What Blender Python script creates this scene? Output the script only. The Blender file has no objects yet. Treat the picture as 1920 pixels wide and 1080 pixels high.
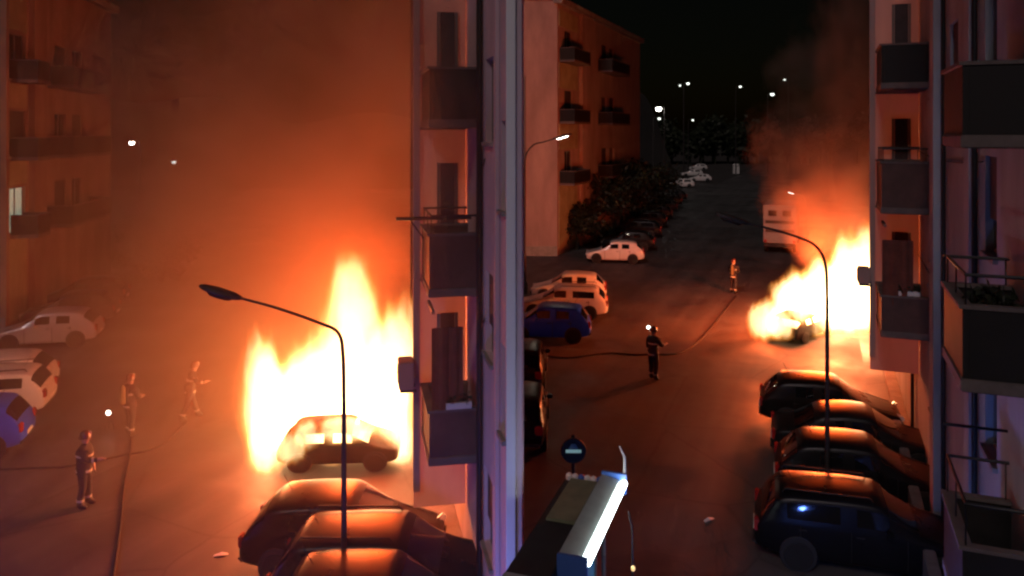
import bpy, bmesh, math, random
from mathutils import Vector, Matrix
R = math.radians
random.seed(7)
SC = bpy.context.scene
COL = SC.collection

# ------------------------------------------------------------------ camera
H, F, HZ = 8.8, 1500.0, 250.0          # eye height, focal length in 1920-px units, horizon row
cd = bpy.data.cameras.new('camera'); cam = bpy.data.objects.new('camera', cd); COL.objects.link(cam)
cam.location = (0, 0, H); cam.rotation_euler = (R(90), 0, 0)
cd.sensor_width = 36; cd.lens = 36 * F / 1920; cd.shift_y = -(540 - HZ) / 1920
cd.clip_end = 3000; SC.camera = cam

# ------------------------------------------------------------------ night sky, added sun-type fill lamp that lifts the walls, exposure
w = bpy.data.worlds.new('World'); SC.world = w; w.use_nodes = True
nt = w.node_tree; bg = nt.nodes['Background']
sky = nt.nodes.new('ShaderNodeTexSky'); sky.sky_type = 'NISHITA'; sky.sun_disc = False
sky.sun_elevation = R(3); sky.sun_rotation = R(200)
nt.links.new(sky.outputs[0], bg.inputs[0]); bg.inputs[1].default_value = 0.0007
sd = bpy.data.lights.new('wall_fill_light', 'SUN'); sun = bpy.data.objects.new('wall_fill_light', sd); COL.objects.link(sun)
sd.energy = 0.44; sd.angle = R(12); sd.color = (1.0, 0.80, 0.80)
sun.rotation_euler = (R(52), 0, R(-24))
SC.view_settings.view_transform = 'Standard'; SC.view_settings.look = 'None'
SC.view_settings.exposure = 0; SC.view_settings.gamma = 1
SC.cycles.volume_step_rate = 2.0; SC.cycles.volume_max_steps = 48
SC.cycles.volume_bounces = 0; SC.cycles.filter_width = 2.4; SC.cycles.max_bounces = 4; SC.cycles.use_adaptive_sampling = True; SC.cycles.adaptive_threshold = .04; SC.cycles.adaptive_min_samples = 20

def point_light(name, loc, watts, color, radius):
    d = bpy.data.lights.new(name, 'POINT'); o = bpy.data.objects.new(name, d); COL.objects.link(o)
    o.location = loc; d.energy = watts; d.color = color; d.shadow_soft_size = radius
    return o
# light given off by the two fires (inside the flames)
FIRE_C = (1.0, 0.090, 0.011)
point_light('fire_glow', (-4.3, 23.2, 4.0), 4300, FIRE_C, 1.2)
point_light('fire_glow', (-6.4, 21.6, 1.6), 1000, FIRE_C, 0.6)
point_light('fire_glow', (14.0, 36.0, 3.0), 7200, FIRE_C, 1.2)
point_light('fire_glow', (11.2, 34.6, 1.2), 800, FIRE_C, 0.5)
# blue beacons of the emergency vehicles standing under the balcony, below the frame
point_light('beacon_light', (-1.7, 10.0, 1.0), 190, (0.12, 0.18, 1.0), 0.12)
point_light('beacon_light', (-9.5, 12.3, 1.5), 170, (0.12, 0.14, 1.0), 0.12)
point_light('beacon_light', (4.2, 10.6, 2.0), 120, (0.10, 0.22, 1.0), 0.12)

# ------------------------------------------------------------------ helpers
def G(x, y):
    "ground point seen at a photo pixel"
    Y = F * H / (y - HZ); return Vector(((x - 960) / F * Y, Y, 0))
def P(x, y, Y):
    return Vector(((x - 960) / F * Y, Y, H - (y - HZ) / F * Y))

def mat(name, base=(.5, .5, .5), rough=.6, metal=0, noise=0, nscale=6, emit=None, estr=0, bump=0, coat=0, spec=.5, vstreak=0):
    m = bpy.data.materials.new(name); m.use_nodes = True
    n = m.node_tree; b = n.nodes['Principled BSDF']
    b.inputs['Base Color'].default_value = (*base, 1); b.inputs['Roughness'].default_value = rough
    b.inputs['Metallic'].default_value = metal; b.inputs['Coat Weight'].default_value = coat
    b.inputs['Specular IOR Level'].default_value = spec
    if emit: b.inputs['Emission Color'].default_value = (*emit, 1); b.inputs['Emission Strength'].default_value = estr
    if noise or bump:
        tc = n.nodes.new('ShaderNodeTexCoord'); mp = n.nodes.new('ShaderNodeMapping')
        n.links.new(tc.outputs['Object'], mp.inputs[0])
        if vstreak: mp.inputs['Scale'].default_value = (1, 1, vstreak)
        nz = n.nodes.new('ShaderNodeTexNoise'); nz.inputs['Scale'].default_value = nscale; nz.inputs['Detail'].default_value = 7
        nz.inputs['Roughness'].default_value = .62
        n.links.new(mp.outputs[0], nz.inputs[0])
        if noise:
            cr = n.nodes.new('ShaderNodeValToRGB')
            lo = [c * (1 - noise) for c in base]; hi = [min(1, c * (1 + noise * .7)) for c in base]
            cr.color_ramp.elements[0].position = .32; cr.color_ramp.elements[1].position = .7
            cr.color_ramp.elements[0].color = (*lo, 1); cr.color_ramp.elements[1].color = (*hi, 1)
            n.links.new(nz.outputs[0], cr.inputs[0]); n.links.new(cr.outputs[0], b.inputs['Base Color'])
            mr = n.nodes.new('ShaderNodeMapRange'); mr.inputs['To Min'].default_value = max(0, rough - .12); mr.inputs['To Max'].default_value = min(1, rough + .12)
            n.links.new(nz.outputs[0], mr.inputs[0]); n.links.new(mr.outputs[0], b.inputs['Roughness'])
        if bump:
            bp = n.nodes.new('ShaderNodeBump'); bp.inputs['Strength'].default_value = bump; bp.inputs['Distance'].default_value = .02
            nz2 = n.nodes.new('ShaderNodeTexNoise'); nz2.inputs['Scale'].default_value = nscale * 9; nz2.inputs['Detail'].default_value = 4
            n.links.new(tc.outputs['Object'], nz2.inputs[0])
            n.links.new(nz2.outputs[0], bp.inputs['Height']); n.links.new(bp.outputs[0], b.inputs['Normal'])
    return m

M = {
 'plaster_pink': mat('plaster_pink', (.42, .29, .26), .85, noise=.28, nscale=.7, bump=.25, vstreak=.3),
 'plaster_red': mat('plaster_red', (.34, .22, .18), .85, noise=.35, nscale=.7, bump=.25, vstreak=.3),
 'plaster_olive': mat('plaster_olive', (.40, .36, .22), .85, noise=.25, nscale=.9, bump=.2),
 'plaster_grey': mat('plaster_grey', (.36, .40, .44), .85, noise=.25, nscale=.8, bump=.25, vstreak=.3),
 'plaster_lilac': mat('plaster_lilac', (.72, .55, .58), .85, noise=.22, nscale=.8, bump=.25, vstreak=.3),
 'white_paint': mat('white_paint', (.90, .90, .89), .7, noise=.02, nscale=3),
 'concrete': mat('concrete', (.30, .29, .27), .85, noise=.3, nscale=2, bump=.3),
 'low_wall': mat('low_wall', (.17, .18, .18), .9, noise=.35, nscale=2, bump=.3),
 'slab': mat('slab', (.16, .13, .12), .85, noise=.3, nscale=3),
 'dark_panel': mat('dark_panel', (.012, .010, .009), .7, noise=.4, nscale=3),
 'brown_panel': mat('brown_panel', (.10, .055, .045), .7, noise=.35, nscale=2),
 'iron': mat('iron', (.02, .02, .022), .5, metal=.3),
 'shutter': mat('shutter', (.06, .045, .05), .7, noise=.3, nscale=4),
 'pane': mat('pane', (.012, .013, .016), .08, spec=.6),
 'frame': mat('frame', (.18, .16, .15), .6),
 'cloth_red': mat('cloth_red', (.16, .05, .035), .9, noise=.3, nscale=3),
 'white_plastic': mat('white_plastic', (.75, .74, .70), .5),
 'lit_window': mat('lit_window', (.6, .7, .6), .5, emit=(.75, 1.0, .72), estr=.30),
 'lamp_white': mat('lamp_white', (1, 1, 1), .5, emit=(1.0, .93, .80), estr=8),
 'lamp_far': mat('lamp_far', (1, 1, 1), .5, emit=(.92, 1.0, .90), estr=3.0),
 'lamp_star': mat('lamp_star', (1, 1, 1), .5, emit=(1.0, .98, .90), estr=40),
 'tube_light': mat('tube_light', (1, 1, 1), .5, emit=(.84, .98, 1.0), estr=16),
 'lamp_metal': mat('lamp_metal', (.045, .04, .04), .55, metal=.4, noise=.2),
 'tyre': mat('tyre', (.012, .012, .012), .85),
 'rim': mat('rim', (.30, .30, .31), .4, metal=.7),
 'trim': mat('trim', (.02, .02, .02), .6),
 'car_glass': mat('car_glass', (.008, .009, .011), .06, spec=.55),
 'paint_white': mat('paint_white', (.74, .72, .68), .35, coat=.7, noise=.06, nscale=2),
 'paint_silver': mat('paint_silver', (.52, .50, .52), .35, metal=.3, coat=.6, noise=.08, nscale=2),
 'paint_black': mat('paint_black', (.008, .008, .010), .30, spec=.17, noise=.15, nscale=1.5),
 'paint_brown': mat('paint_brown', (.012, .009, .008), .30, spec=.17, noise=.15, nscale=1.5),
 'paint_grey': mat('paint_grey', (.014, .014, .015), .30, spec=.17, noise=.15, nscale=1.5),
 'paint_blue': mat('paint_blue', (.012, .07, .72), .33, spec=.38, noise=.15, nscale=1.5),
 'headlight': mat('headlight', (.75, .75, .72), .12, spec=.8),
 'tail_light': mat('tail_light', (.35, .02, .02), .2, spec=.8),
 'plate': mat('plate', (.78, .77, .70), .5),
 'charred': mat('charred', (.022, .014, .010), .85, noise=.8, nscale=3.5, bump=1.0),
 'uniform': mat('uniform', (.022, .020, .024), .85, noise=.3, nscale=8),
 'reflective': mat('reflective', (.50, .48, .38), .4),
 'tank_yellow': mat('tank_yellow', (.16, .12, .04), .5),
 'skin': mat('skin', (.45, .27, .20), .6),
 'helmet': mat('helmet', (.10, .03, .02), .3, coat=.6),
 'boot': mat('boot', (.015, .014, .013), .6),
 'hose': mat('hose', (.022, .014, .013), .8),
 'bark': mat('bark', (.05, .035, .025), .9, noise=.4, nscale=6),
 'leaf': mat('leaf', (.018, .026, .010), .6, noise=.5, nscale=1.5),
 'roof_dark': mat('roof_dark', (.025, .025, .023), .8, noise=.4, nscale=3),
 'roof_olive': mat('roof_olive', (.20, .21, .12), .75, noise=.25, nscale=3),
 'fascia_grey': mat('fascia_grey', (.33, .36, .34), .5, noise=.15, nscale=4),
 'fascia_blue': mat('fascia_blue', (.06, .14, .45), .4),
 'poster_red': mat('poster_red', (.45, .05, .10), .5),
 'poster_teal': mat('poster_teal', (.12, .34, .38), .5),
 'sign_dark': mat('sign_dark', (.012, .02, .016), .5),
 'sign_pale': mat('sign_pale', (.5, .72, .68), .5, emit=(.45, .85, .78), estr=.22),
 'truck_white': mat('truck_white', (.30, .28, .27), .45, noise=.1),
 'amber': mat('amber', (1, .7, .3), .4, emit=(1, .62, .25), estr=1.0),
}

def glow_wall_mat():  # balcony end wall made translucent so that firelight from behind reddens it
    m = mat('glow_wall', (.55, .42, .38), .8, noise=.2, nscale=1.2, vstreak=.2); n = m.node_tree; b = n.nodes['Principled BSDF']
    t = n.nodes.new('ShaderNodeBsdfTranslucent'); t.inputs[0].default_value = (.60, .46, .42, 1); mx = n.nodes.new('ShaderNodeMixShader'); mx.inputs[0].default_value = .15
    n.links.new(b.outputs[0], mx.inputs[1]); n.links.new(t.outputs[0], mx.inputs[2]); n.links.new(mx.outputs[0], n.nodes['Material Output'].inputs[0]); return m
M['glow_wall'] = glow_wall_mat()
def link(o, parent=None):
    COL.objects.link(o)
    if parent: o.parent = parent
    return o
def obj(name, me, material, parent=None):
    o = bpy.data.objects.new(name, me)
    if material and not me.materials:
        me.materials.append(M[material] if isinstance(material, str) else material)
    return link(o, parent)
def tag(o, label=None, cat=None, group=None, kind=None):
    if label: o['label'] = label
    if cat: o['category'] = cat
    if group: o['group'] = group
    if kind: o['kind'] = kind
    return o
def thing(name, label, cat, loc=(0, 0, 0), rz=0, group=None):
    o = bpy.data.objects.new(name, None); COL.objects.link(o)
    o.location = loc; o.rotation_euler = (0, 0, rz); o.empty_display_size = .2
    return tag(o, label, cat, group)

class MB:
    def __init__(s): s.v = []; s.f = []
    def add(s, vs, fs):
        k = len(s.v); s.v += [tuple(p) for p in vs]; s.f += [tuple(i + k for i in f) for f in fs]; return s
    def box(s, a, b):
        x0, y0, z0 = a; x1, y1, z1 = b
        x0, x1 = min(x0, x1), max(x0, x1); y0, y1 = min(y0, y1), max(y0, y1); z0, z1 = min(z0, z1), max(z0, z1)
        v = [(x0, y0, z0), (x1, y0, z0), (x1, y1, z0), (x0, y1, z0), (x0, y0, z1), (x1, y0, z1), (x1, y1, z1), (x0, y1, z1)]
        return s.add(v, [(0, 3, 2, 1), (4, 5, 6, 7), (0, 1, 5, 4), (1, 2, 6, 5), (2, 3, 7, 6), (3, 0, 4, 7)])
    def prism(s, poly, z0, z1):
        n = len(poly)
        v = [(p[0], p[1], z0) for p in poly] + [(p[0], p[1], z1) for p in poly]
        f = [tuple(range(n - 1, -1, -1)), tuple(range(n, 2 * n))] + [(i, (i + 1) % n, n + (i + 1) % n, n + i) for i in range(n)]
        return s.add(v, f)
    def tube(s, pts, rad, seg=8, cap=True):
        pts = [Vector(p) for p in pts]; n = len(pts)
        if not hasattr(rad, '__len__'): rad = [rad] * n
        vs = []; up = None
        for i, p in enumerate(pts):
            t = (pts[min(i + 1, n - 1)] - pts[max(i - 1, 0)]).normalized()
            if up is None: up = Vector((0, 0, 1)) if abs(t.z) < .9 else Vector((1, 0, 0))
            a = t.cross(up).normalized(); b = a.cross(t).normalized(); up = b
            for k in range(seg):
                an = 2 * math.pi * k / seg; vs.append(p + (a * math.cos(an) + b * math.sin(an)) * rad[i])
        fs = [(i * seg + k, i * seg + (k + 1) % seg, (i + 1) * seg + (k + 1) % seg, (i + 1) * seg + k) for i in range(n - 1) for k in range(seg)]
        if cap: fs += [tuple(range(seg - 1, -1, -1)), tuple((n - 1) * seg + k for k in range(seg))]
        return s.add(vs, fs)
    def lathe(s, prof, c, seg=12, axis='z'):
        vs = []
        for r, h in prof:
            for k in range(seg):
                a = 2 * math.pi * k / seg; x, y = r * math.cos(a), r * math.sin(a)
                vs.append({'z': (c[0] + x, c[1] + y, c[2] + h), 'y': (c[0] + x, c[1] + h, c[2] + y), 'x': (c[0] + h, c[1] + x, c[2] + y)}[axis])
        n = len(prof)
        fs = [(i * seg + k, i * seg + (k + 1) % seg, (i + 1) * seg + (k + 1) % seg, (i + 1) * seg + k) for i in range(n - 1) for k in range(seg)]
        fs += [tuple(range(seg - 1, -1, -1)), tuple((n - 1) * seg + k for k in range(seg))]
        return s.add(vs, fs)
    def mesh(s, name, smooth=None, bevel=0):
        me = bpy.data.meshes.new(name); me.from_pydata(s.v, [], s.f)
        bm = bmesh.new(); bm.from_mesh(me)
        if bevel:
            bmesh.ops.bevel(bm, geom=[e for e in bm.edges], offset=bevel, segments=2, affect='EDGES', clamp_overlap=True)
        bmesh.ops.recalc_face_normals(bm, faces=bm.faces); bm.to_mesh(me); bm.free()
        if smooth:
            for p in me.polygons: p.use_smooth = True
            me.set_sharp_from_angle(angle=R(smooth))
        return me
    def build(s, name, material, parent=None, smooth=None, bevel=0):
        return obj(name, s.mesh(name, smooth, bevel), material, parent)

# the two streets fork below the balcony; local y runs along each street, local x to its right
SL = {'a': -0.194, 'b': 0.3933}
TH = {k: math.atan(v) for k, v in SL.items()}
def to_local(st, p):
    c, s = math.cos(TH[st]), math.sin(TH[st]); return Vector((p[0] * c - p[1] * s, p[0] * s + p[1] * c, p[2] if len(p) > 2 else 0))
def to_world(st, v, u, z=0):
    c, s = math.cos(TH[st]), math.sin(TH[st]); return Vector((v * c + u * s, -v * s + u * c, z))
def wall_u(st, c, Y):
    "street coordinate u of the point at depth Y on the line X = slope*Y + c"
    return to_local(st, (SL[st] * Y + c, Y, 0)).y
def line_v(st, c): return c * math.cos(TH[st])

# ------------------------------------------------------------------ ground, roads, pavements
def asphalt():
    m = mat('asphalt', (.060, .056, .054), .62)
    n = m.node_tree; b = n.nodes['Principled BSDF']
    tc = n.nodes.new('ShaderNodeTexCoord')
    big = n.nodes.new('ShaderNodeTexNoise'); big.inputs['Scale'].default_value = .22; big.inputs['Detail'].default_value = 8
    fine = n.nodes.new('ShaderNodeTexNoise'); fine.inputs['Scale'].default_value = 35; fine.inputs['Detail'].default_value = 3
    n.links.new(tc.outputs['Object'], big.inputs[0]); n.links.new(tc.outputs['Object'], fine.inputs[0])
    # long wear tracks along the street (object y)
    mp = n.nodes.new('ShaderNodeMapping'); mp.inputs['Scale'].default_value = (1.3, .035, 1)
    n.links.new(tc.outputs['Object'], mp.inputs[0])
    tr = n.nodes.new('ShaderNodeTexNoise'); tr.inputs['Scale'].default_value = 1.0; tr.inputs['Detail'].default_value = 2
    n.links.new(mp.outputs[0], tr.inputs[0])
    a1 = n.nodes.new('ShaderNodeMath'); a1.operation = 'MULTIPLY_ADD'
    n.links.new(big.outputs[0], a1.inputs[0]); a1.inputs[1].default_value = .6; n.links.new(tr.outputs[0], a1.inputs[2]); big.inputs['Roughness'].default_value = .65
    cr = n.nodes.new('ShaderNodeValToRGB'); e = cr.color_ramp.elements
    e[0].position = .45; e[0].color = (.046, .042, .040, 1); e[1].position = 1.0; e[1].color = (.105, .098, .094, 1)
    n.links.new(a1.outputs[0], cr.inputs[0])
    wob = n.nodes.new('ShaderNodeTexNoise'); wob.inputs['Scale'].default_value = .9; wob.inputs['Detail'].default_value = 4; n.links.new(tc.outputs['Object'], wob.inputs[0])
    mxv = n.nodes.new('ShaderNodeMixRGB'); mxv.inputs[0].default_value = .16; n.links.new(tc.outputs['Object'], mxv.inputs[1]); n.links.new(wob.outputs['Color'], mxv.inputs[2])
    vor = n.nodes.new('ShaderNodeTexVoronoi'); vor.feature = 'DISTANCE_TO_EDGE'; vor.inputs['Scale'].default_value = .28; n.links.new(mxv.outputs[0], vor.inputs['Vector'])
    crk = n.nodes.new('ShaderNodeMapRange'); crk.inputs['From Min'].default_value = .002; crk.inputs['From Max'].default_value = .012; crk.inputs['To Min'].default_value = .72; crk.inputs['To Max'].default_value = 1.0
    n.links.new(vor.outputs['Distance'], crk.inputs[0])
    cel = n.nodes.new('ShaderNodeTexVoronoi'); cel.distance = 'CHEBYCHEV'; cel.inputs['Scale'].default_value = .16; n.links.new(tc.outputs['Object'], cel.inputs['Vector'])
    cs = n.nodes.new('ShaderNodeSeparateColor'); n.links.new(cel.outputs['Color'], cs.inputs[0])
    pat = n.nodes.new('ShaderNodeMapRange'); pat.inputs['From Min'].default_value = .62; pat.inputs['From Max'].default_value = .64; pat.inputs['To Min'].default_value = 1.0; pat.inputs['To Max'].default_value = .84
    n.links.new(cs.outputs[0], pat.inputs[0])
    mul = n.nodes.new('ShaderNodeMath'); mul.operation = 'MULTIPLY'; n.links.new(crk.outputs[0], mul.inputs[0]); n.links.new(pat.outputs[0], mul.inputs[1])
    vm = n.nodes.new('ShaderNodeVectorMath'); vm.operation = 'SCALE'; n.links.new(cr.outputs[0], vm.inputs[0]); n.links.new(mul.outputs[0], vm.inputs['Scale'])
    n.links.new(vm.outputs[0], b.inputs['Base Color'])
    mr = n.nodes.new('ShaderNodeMapRange'); mr.inputs['From Min'].default_value = .38; mr.inputs['From Max'].default_value = .62
    mr.inputs['To Min'].default_value = .42; mr.inputs['To Max'].default_value = .80
    n.links.new(big.outputs[0], mr.inputs[0]); n.links.new(mr.outputs[0], b.inputs['Roughness'])
    bp = n.nodes.new('ShaderNodeBump'); bp.inputs['Strength'].default_value = .35; bp.inputs['Distance'].default_value = .012
    n.links.new(fine.outputs[0], bp.inputs['Height']); n.links.new(bp.outputs[0], b.inputs['Normal'])
    return m
M['asphalt'] = asphalt()
M['ground'] = mat('ground', (.05, .045, .04), .9, noise=.4, nscale=.4)
g = MB().box((-900, -60, -.6), (900, 1500, -.008)).build('ground', 'ground'); tag(g, kind='structure')
def road(st, v0, v1, u0, u1, z):
    me = MB().add([(v0, u0, z), (v1, u0, z), (v1, u1, z), (v0, u1, z)], [(0, 1, 2, 3)]).mesh('road')
    o = obj('road', me, 'asphalt'); o.rotation_euler = (0, 0, -TH[st]); return tag(o, kind='structure')
road('a', -16.5, 60, -20, 900, 0.0)
road('b', -17.5, 1.3, -20, 420, 0.004)
def pavement(st, v0, v1, u0, u1):
    o = MB().box((v0, u0, -.1), (v1, u1, .13)).build('pavement', 'concrete', bevel=.02); o.rotation_euler = (0, 0, -TH[st]); return tag(o, kind='structure')

# ------------------------------------------------------------------ facades
class Face:
    "a flat facade: origin, direction along it, outward normal (local 2-D), all in its building's frame"
    def __init__(s, root, o, e, n): s.root, s.o, s.e, s.n = root, Vector(o), Vector(e).normalized(), Vector(n).normalized()
    def p(s, a, z, d=0):
        q = s.o + s.e * a + s.n * d; return (q.x, q.y, z)
    def boxm(s, mb, a0, a1, z0, z1, d0, d1):
        vs = [s.p(a0, z0, d0), s.p(a1, z0, d0), s.p(a1, z0, d1), s.p(a0, z0, d1), s.p(a0, z1, d0), s.p(a1, z1, d0), s.p(a1, z1, d1), s.p(a0, z1, d1)]
        return mb.add(vs, [(0, 3, 2, 1), (4, 5, 6, 7), (0, 1, 5, 4), (1, 2, 6, 5), (2, 3, 7, 6), (3, 0, 4, 7)])
    def box(s, name, m, a0, a1, z0, z1, d0, d1, parent=None, bevel=0):
        mb = MB(); s.boxm(mb, a0, a1, z0, z1, d0, d1); return mb.build(name, m, parent or s.root, bevel=bevel)
    def skin(s, name, m, a0, a1, z0, z1, holes, depth=.22):
        "wall sheet with real openings and reveals, closed against the core behind"
        A = sorted({a0, a1, *[h[i] for h in holes for i in (0, 1)]}); Z = sorted({z0, z1, *[h[i] for h in holes for i in (2, 3)]})
        mb = MB()
        for i in range(len(A) - 1):
            for j in range(len(Z) - 1):
                ca, cz = (A[i] + A[i + 1]) / 2, (Z[j] + Z[j + 1]) / 2
                if any(h[0] < ca < h[1] and h[2] < cz < h[3] for h in holes): continue
                mb.add([s.p(A[i], Z[j]), s.p(A[i + 1], Z[j]), s.p(A[i + 1], Z[j + 1]), s.p(A[i], Z[j + 1])], [(0, 1, 2, 3)])
        for h in [*holes, (a0, a1, z0, z1)]:
            c = [(h[0], h[2]), (h[1], h[2]), (h[1], h[3]), (h[0], h[3])]
            for k in range(4):
                q, r = c[k], c[(k + 1) % 4]
                mb.add([s.p(*q), s.p(*r), s.p(*r, -depth), s.p(*q, -depth)], [(0, 1, 2, 3)])
        me = mb.mesh(name); bm = bmesh.new(); bm.from_mesh(me); bmesh.ops.remove_doubles(bm, verts=bm.verts, dist=1e-4)
        bmesh.ops.recalc_face_normals(bm, faces=bm.faces); bm.to_mesh(me); bm.free()
        return obj(name, me, m, s.root)
    def window(s, a0, a1, z0, z1, pane='pane', shutters=True, half=False):
        mb = MB(); t = .06; d0, d1 = -.17, -.11
        s.boxm(mb, a0, a0 + t, z0, z1, d0, d1); s.boxm(mb, a1 - t, a1, z0, z1, d0, d1)
        s.boxm(mb, a0 + t, a1 - t, z0, z0 + t, d0, d1); s.boxm(mb, a0 + t, a1 - t, z1 - t, z1, d0, d1)
        am = (a0 + a1) / 2; s.boxm(mb, am - .035, am + .035, z0 + t, z1 - t, d0, d1 + .005)
        wi = mb.build('window', 'frame', s.root)
        for q0, q1 in ((a0 + t, am - .035), (am + .035, a1 - t)):
            s.box('pane', pane, q0, q1, z0 + t, z1 - t, -.155, -.14, wi)
        s.box('sill', 'concrete', a0 - .08, a1 + .08, z0 - .07, z0 - .003, -.02, .07, wi)
        if half: s.box('roller_shutter', 'shutter', a0 + .02, a1 - .02, z0 + (z1 - z0) * .35, z1 - .01, -.09, -.06, wi)
        if shutters:
            for b0, b1 in ((a0 - (a1 - a0) * .48, a0 - .02), (a1 + .02, a1 + (a1 - a0) * .48)):
                sh = s.box('shutter', 'shutter', b0, b1, z0, z1, .004, .045, wi)
        return wi
    def balcony(s, a0, a1, zb, out, h=1.05, panel='dark_panel', rail=0, solid=True, name='balcony'):
        sl = s.box(name, 'slab', a0, a1, zb, zb + .16, 0.002, out, bevel=.015)
        t = .07
        if solid:
            mb = MB()
            s.boxm(mb, a0 + .02, a1 - .02, zb + .163, zb + h, out - .02 - t, out - .02)
            s.boxm(mb, a0 + .02, a0 + .02 + t, zb + .163, zb + h, .005, out - .022 - t)
            s.boxm(mb, a1 - .02 - t, a1 - .02, zb + .163, zb + h, .005, out - .022 - t)
            mb.build('parapet', panel, sl)
            mb = MB(); s.boxm(mb, a0, a1, zb + h + .003, zb + h + .05, out - .13, out + .02)
            s.boxm(mb, a0, a0 + .13, zb + h + .003, zb + h + .05, .005, out - .133); s.boxm(mb, a1 - .13, a1, zb + h + .003, zb + h + .05, .005, out - .133)
            mb.build('coping', 'slab', sl)
            zt = zb + h + .05
        else: zt = zb + .16
        if rail:
            zr = zt + rail
            mb = MB(); r = .018
            pts = [s.p(a0 + .05, zr, .02), s.p(a0 + .05, zr, out - .06), s.p(a1 - .05, zr, out - .06), s.p(a1 - .05, zr, .02)]
            mb.tube(pts, r * 1.3, 6)
            mb.build('handrail', 'iron', sl)
            sides = [((a0 + .05, .06), (a0 + .05, out - .06)), ((a0 + .05, out - .06), (a1 - .05, out - .06)), ((a1 - .05, .06), (a1 - .05, out - .06))]
            step = .13 if not solid else .55
            for (p0, q0), (p1, q1) in sides:
                L = math.hypot(p1 - p0, q1 - q0); n = max(1, int(L / step))
                for k in range(n + (1 if (p0 == a0 + .05) else 0)):
                    f = k / n; MB().tube([s.p(p0 + (p1 - p0) * f, zt, q0 + (q1 - q0) * f), s.p(p0 + (p1 - p0) * f, zr, q0 + (q1 - q0) * f)], .011, 5).build('baluster', 'iron', sl)
        return sl

def building(name, label, st, base_local, cat='building'):
    o = thing(name, label, cat, to_world(st, base_local[0], base_local[1]), -TH[st]); return o

# ------------------------------------------------------------------ left-hand apartment houses
def left_house(st, label, corner, length, gable, ztop, slabs, bay1, pil, bay2, lit=None, wm='plaster_pink'):
    c = to_local(st, corner); root = building('apartment_building', label, st, (c.x, c.y))
    gv = to_local(st, gable) - c                     # gable end runs to the left from the street corner
    s = .24
    poly = [(-s, .25), (gv.x, gv.y + .25), (gv.x - 1, length), (-s, length)]
    MB().prism(poly, 0, ztop - .02).build('core', wm, root)
    f = Face(root, (0, 0), (0, 1), (1, 0))
    holes = []; hs = (slabs[1] - slabs[0])
    dh = min(2.3, hs * .6)
    for zb in slabs:
        a = (bay1[0] + bay1[1]) / 2; holes.append((a - .9, a + .9, zb + .18, zb + .18 + dh))
        for q in (bay2[0] + (bay2[1] - bay2[0]) * .3, bay2[0] + (bay2[1] - bay2[0]) * .7):
            holes.append((q - .8, q + .8, zb + .18, zb + .18 + dh))
    f.skin('wall', wm, 0, length, 0, ztop, holes)
    k = 0
    for h in holes:
        is_lit = lit is not None and k == lit
        f.window(*h, pane='lit_window' if is_lit else 'pane', shutters=False, half=not is_lit and k % 2 == 1); k += 1
    # olive strip between the doors of the first bay
    for z0, z1 in [(.4, slabs[0] - .02)] + [(zb + .18 + dh + .12, zt - .02) for zb, zt in zip(slabs, slabs[1:] + [ztop - .6])]:
        f.box('bay_panel', 'plaster_olive', bay1[0] + .1, bay1[1] - .1, z0, z1, .004, .05)
    for zb in slabs:
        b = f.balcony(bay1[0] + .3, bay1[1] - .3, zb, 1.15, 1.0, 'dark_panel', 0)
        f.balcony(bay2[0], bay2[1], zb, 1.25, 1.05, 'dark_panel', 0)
    for p0, p1 in pil: f.box('pilaster', wm, p0, p1, 0, ztop - .3, .003, .28)
    f.box('cornice', 'concrete', -.3, length + .2, ztop - .28, ztop + .12, -.2, .45)
    f.box('downpipe', 'iron', pil[0][1] + .15, pil[0][1] + .27, .2, ztop - .3, .01, .12)
    # blank gable end
    ge = Vector((gv.x, gv.y)); e = -ge.normalized(); n = Vector((e.y, -e.x))
    gf = Face(root, (gv.x, gv.y), e, n); L = ge.length
    gf.skin('gable_wall', wm, 0, L - .003, 0, ztop, [], .2)
    gf.box('gable_coping', 'concrete', -.1, L + .1, ztop + .004, ztop + .22, -.3, .12)
    gf.box('downpipe', 'frame', L * .77, L * .77 + .1, 4.2, ztop - 5.5, .01, .1)
    gf.box('gable_base', 'concrete', 0, L, 0, .7, .003, .06)
    gf.box('wall_lamp_bracket', 'iron', L * .68, L * .68 + .12, 9.6, 10.6, .003, .25)
    return root
Bc = (3.25, 57.4, 0)
left_house('b', 'pinkish apartment house with blank gable end and dark balconies behind the lit street lamp', Bc, 27.3, (-7, 57.6, 0), 18.4,
           [5.03, 9.5, 13.96], (.2, 5.0), [(5.5, 8.6)], (11.0, 17.5))
Ac = (-22.25, 35.2, 0)
left_house('a', 'reddish apartment house at the left edge with one lit balcony door', Ac, 15.2, (-34, 35.6, 0), 16.6,
           [4.1, 7.57, 11.06], (.1, 2.2), [(2.4, 3.9)], (4.6, 11.0), lit=0, wm='plaster_red')

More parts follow.
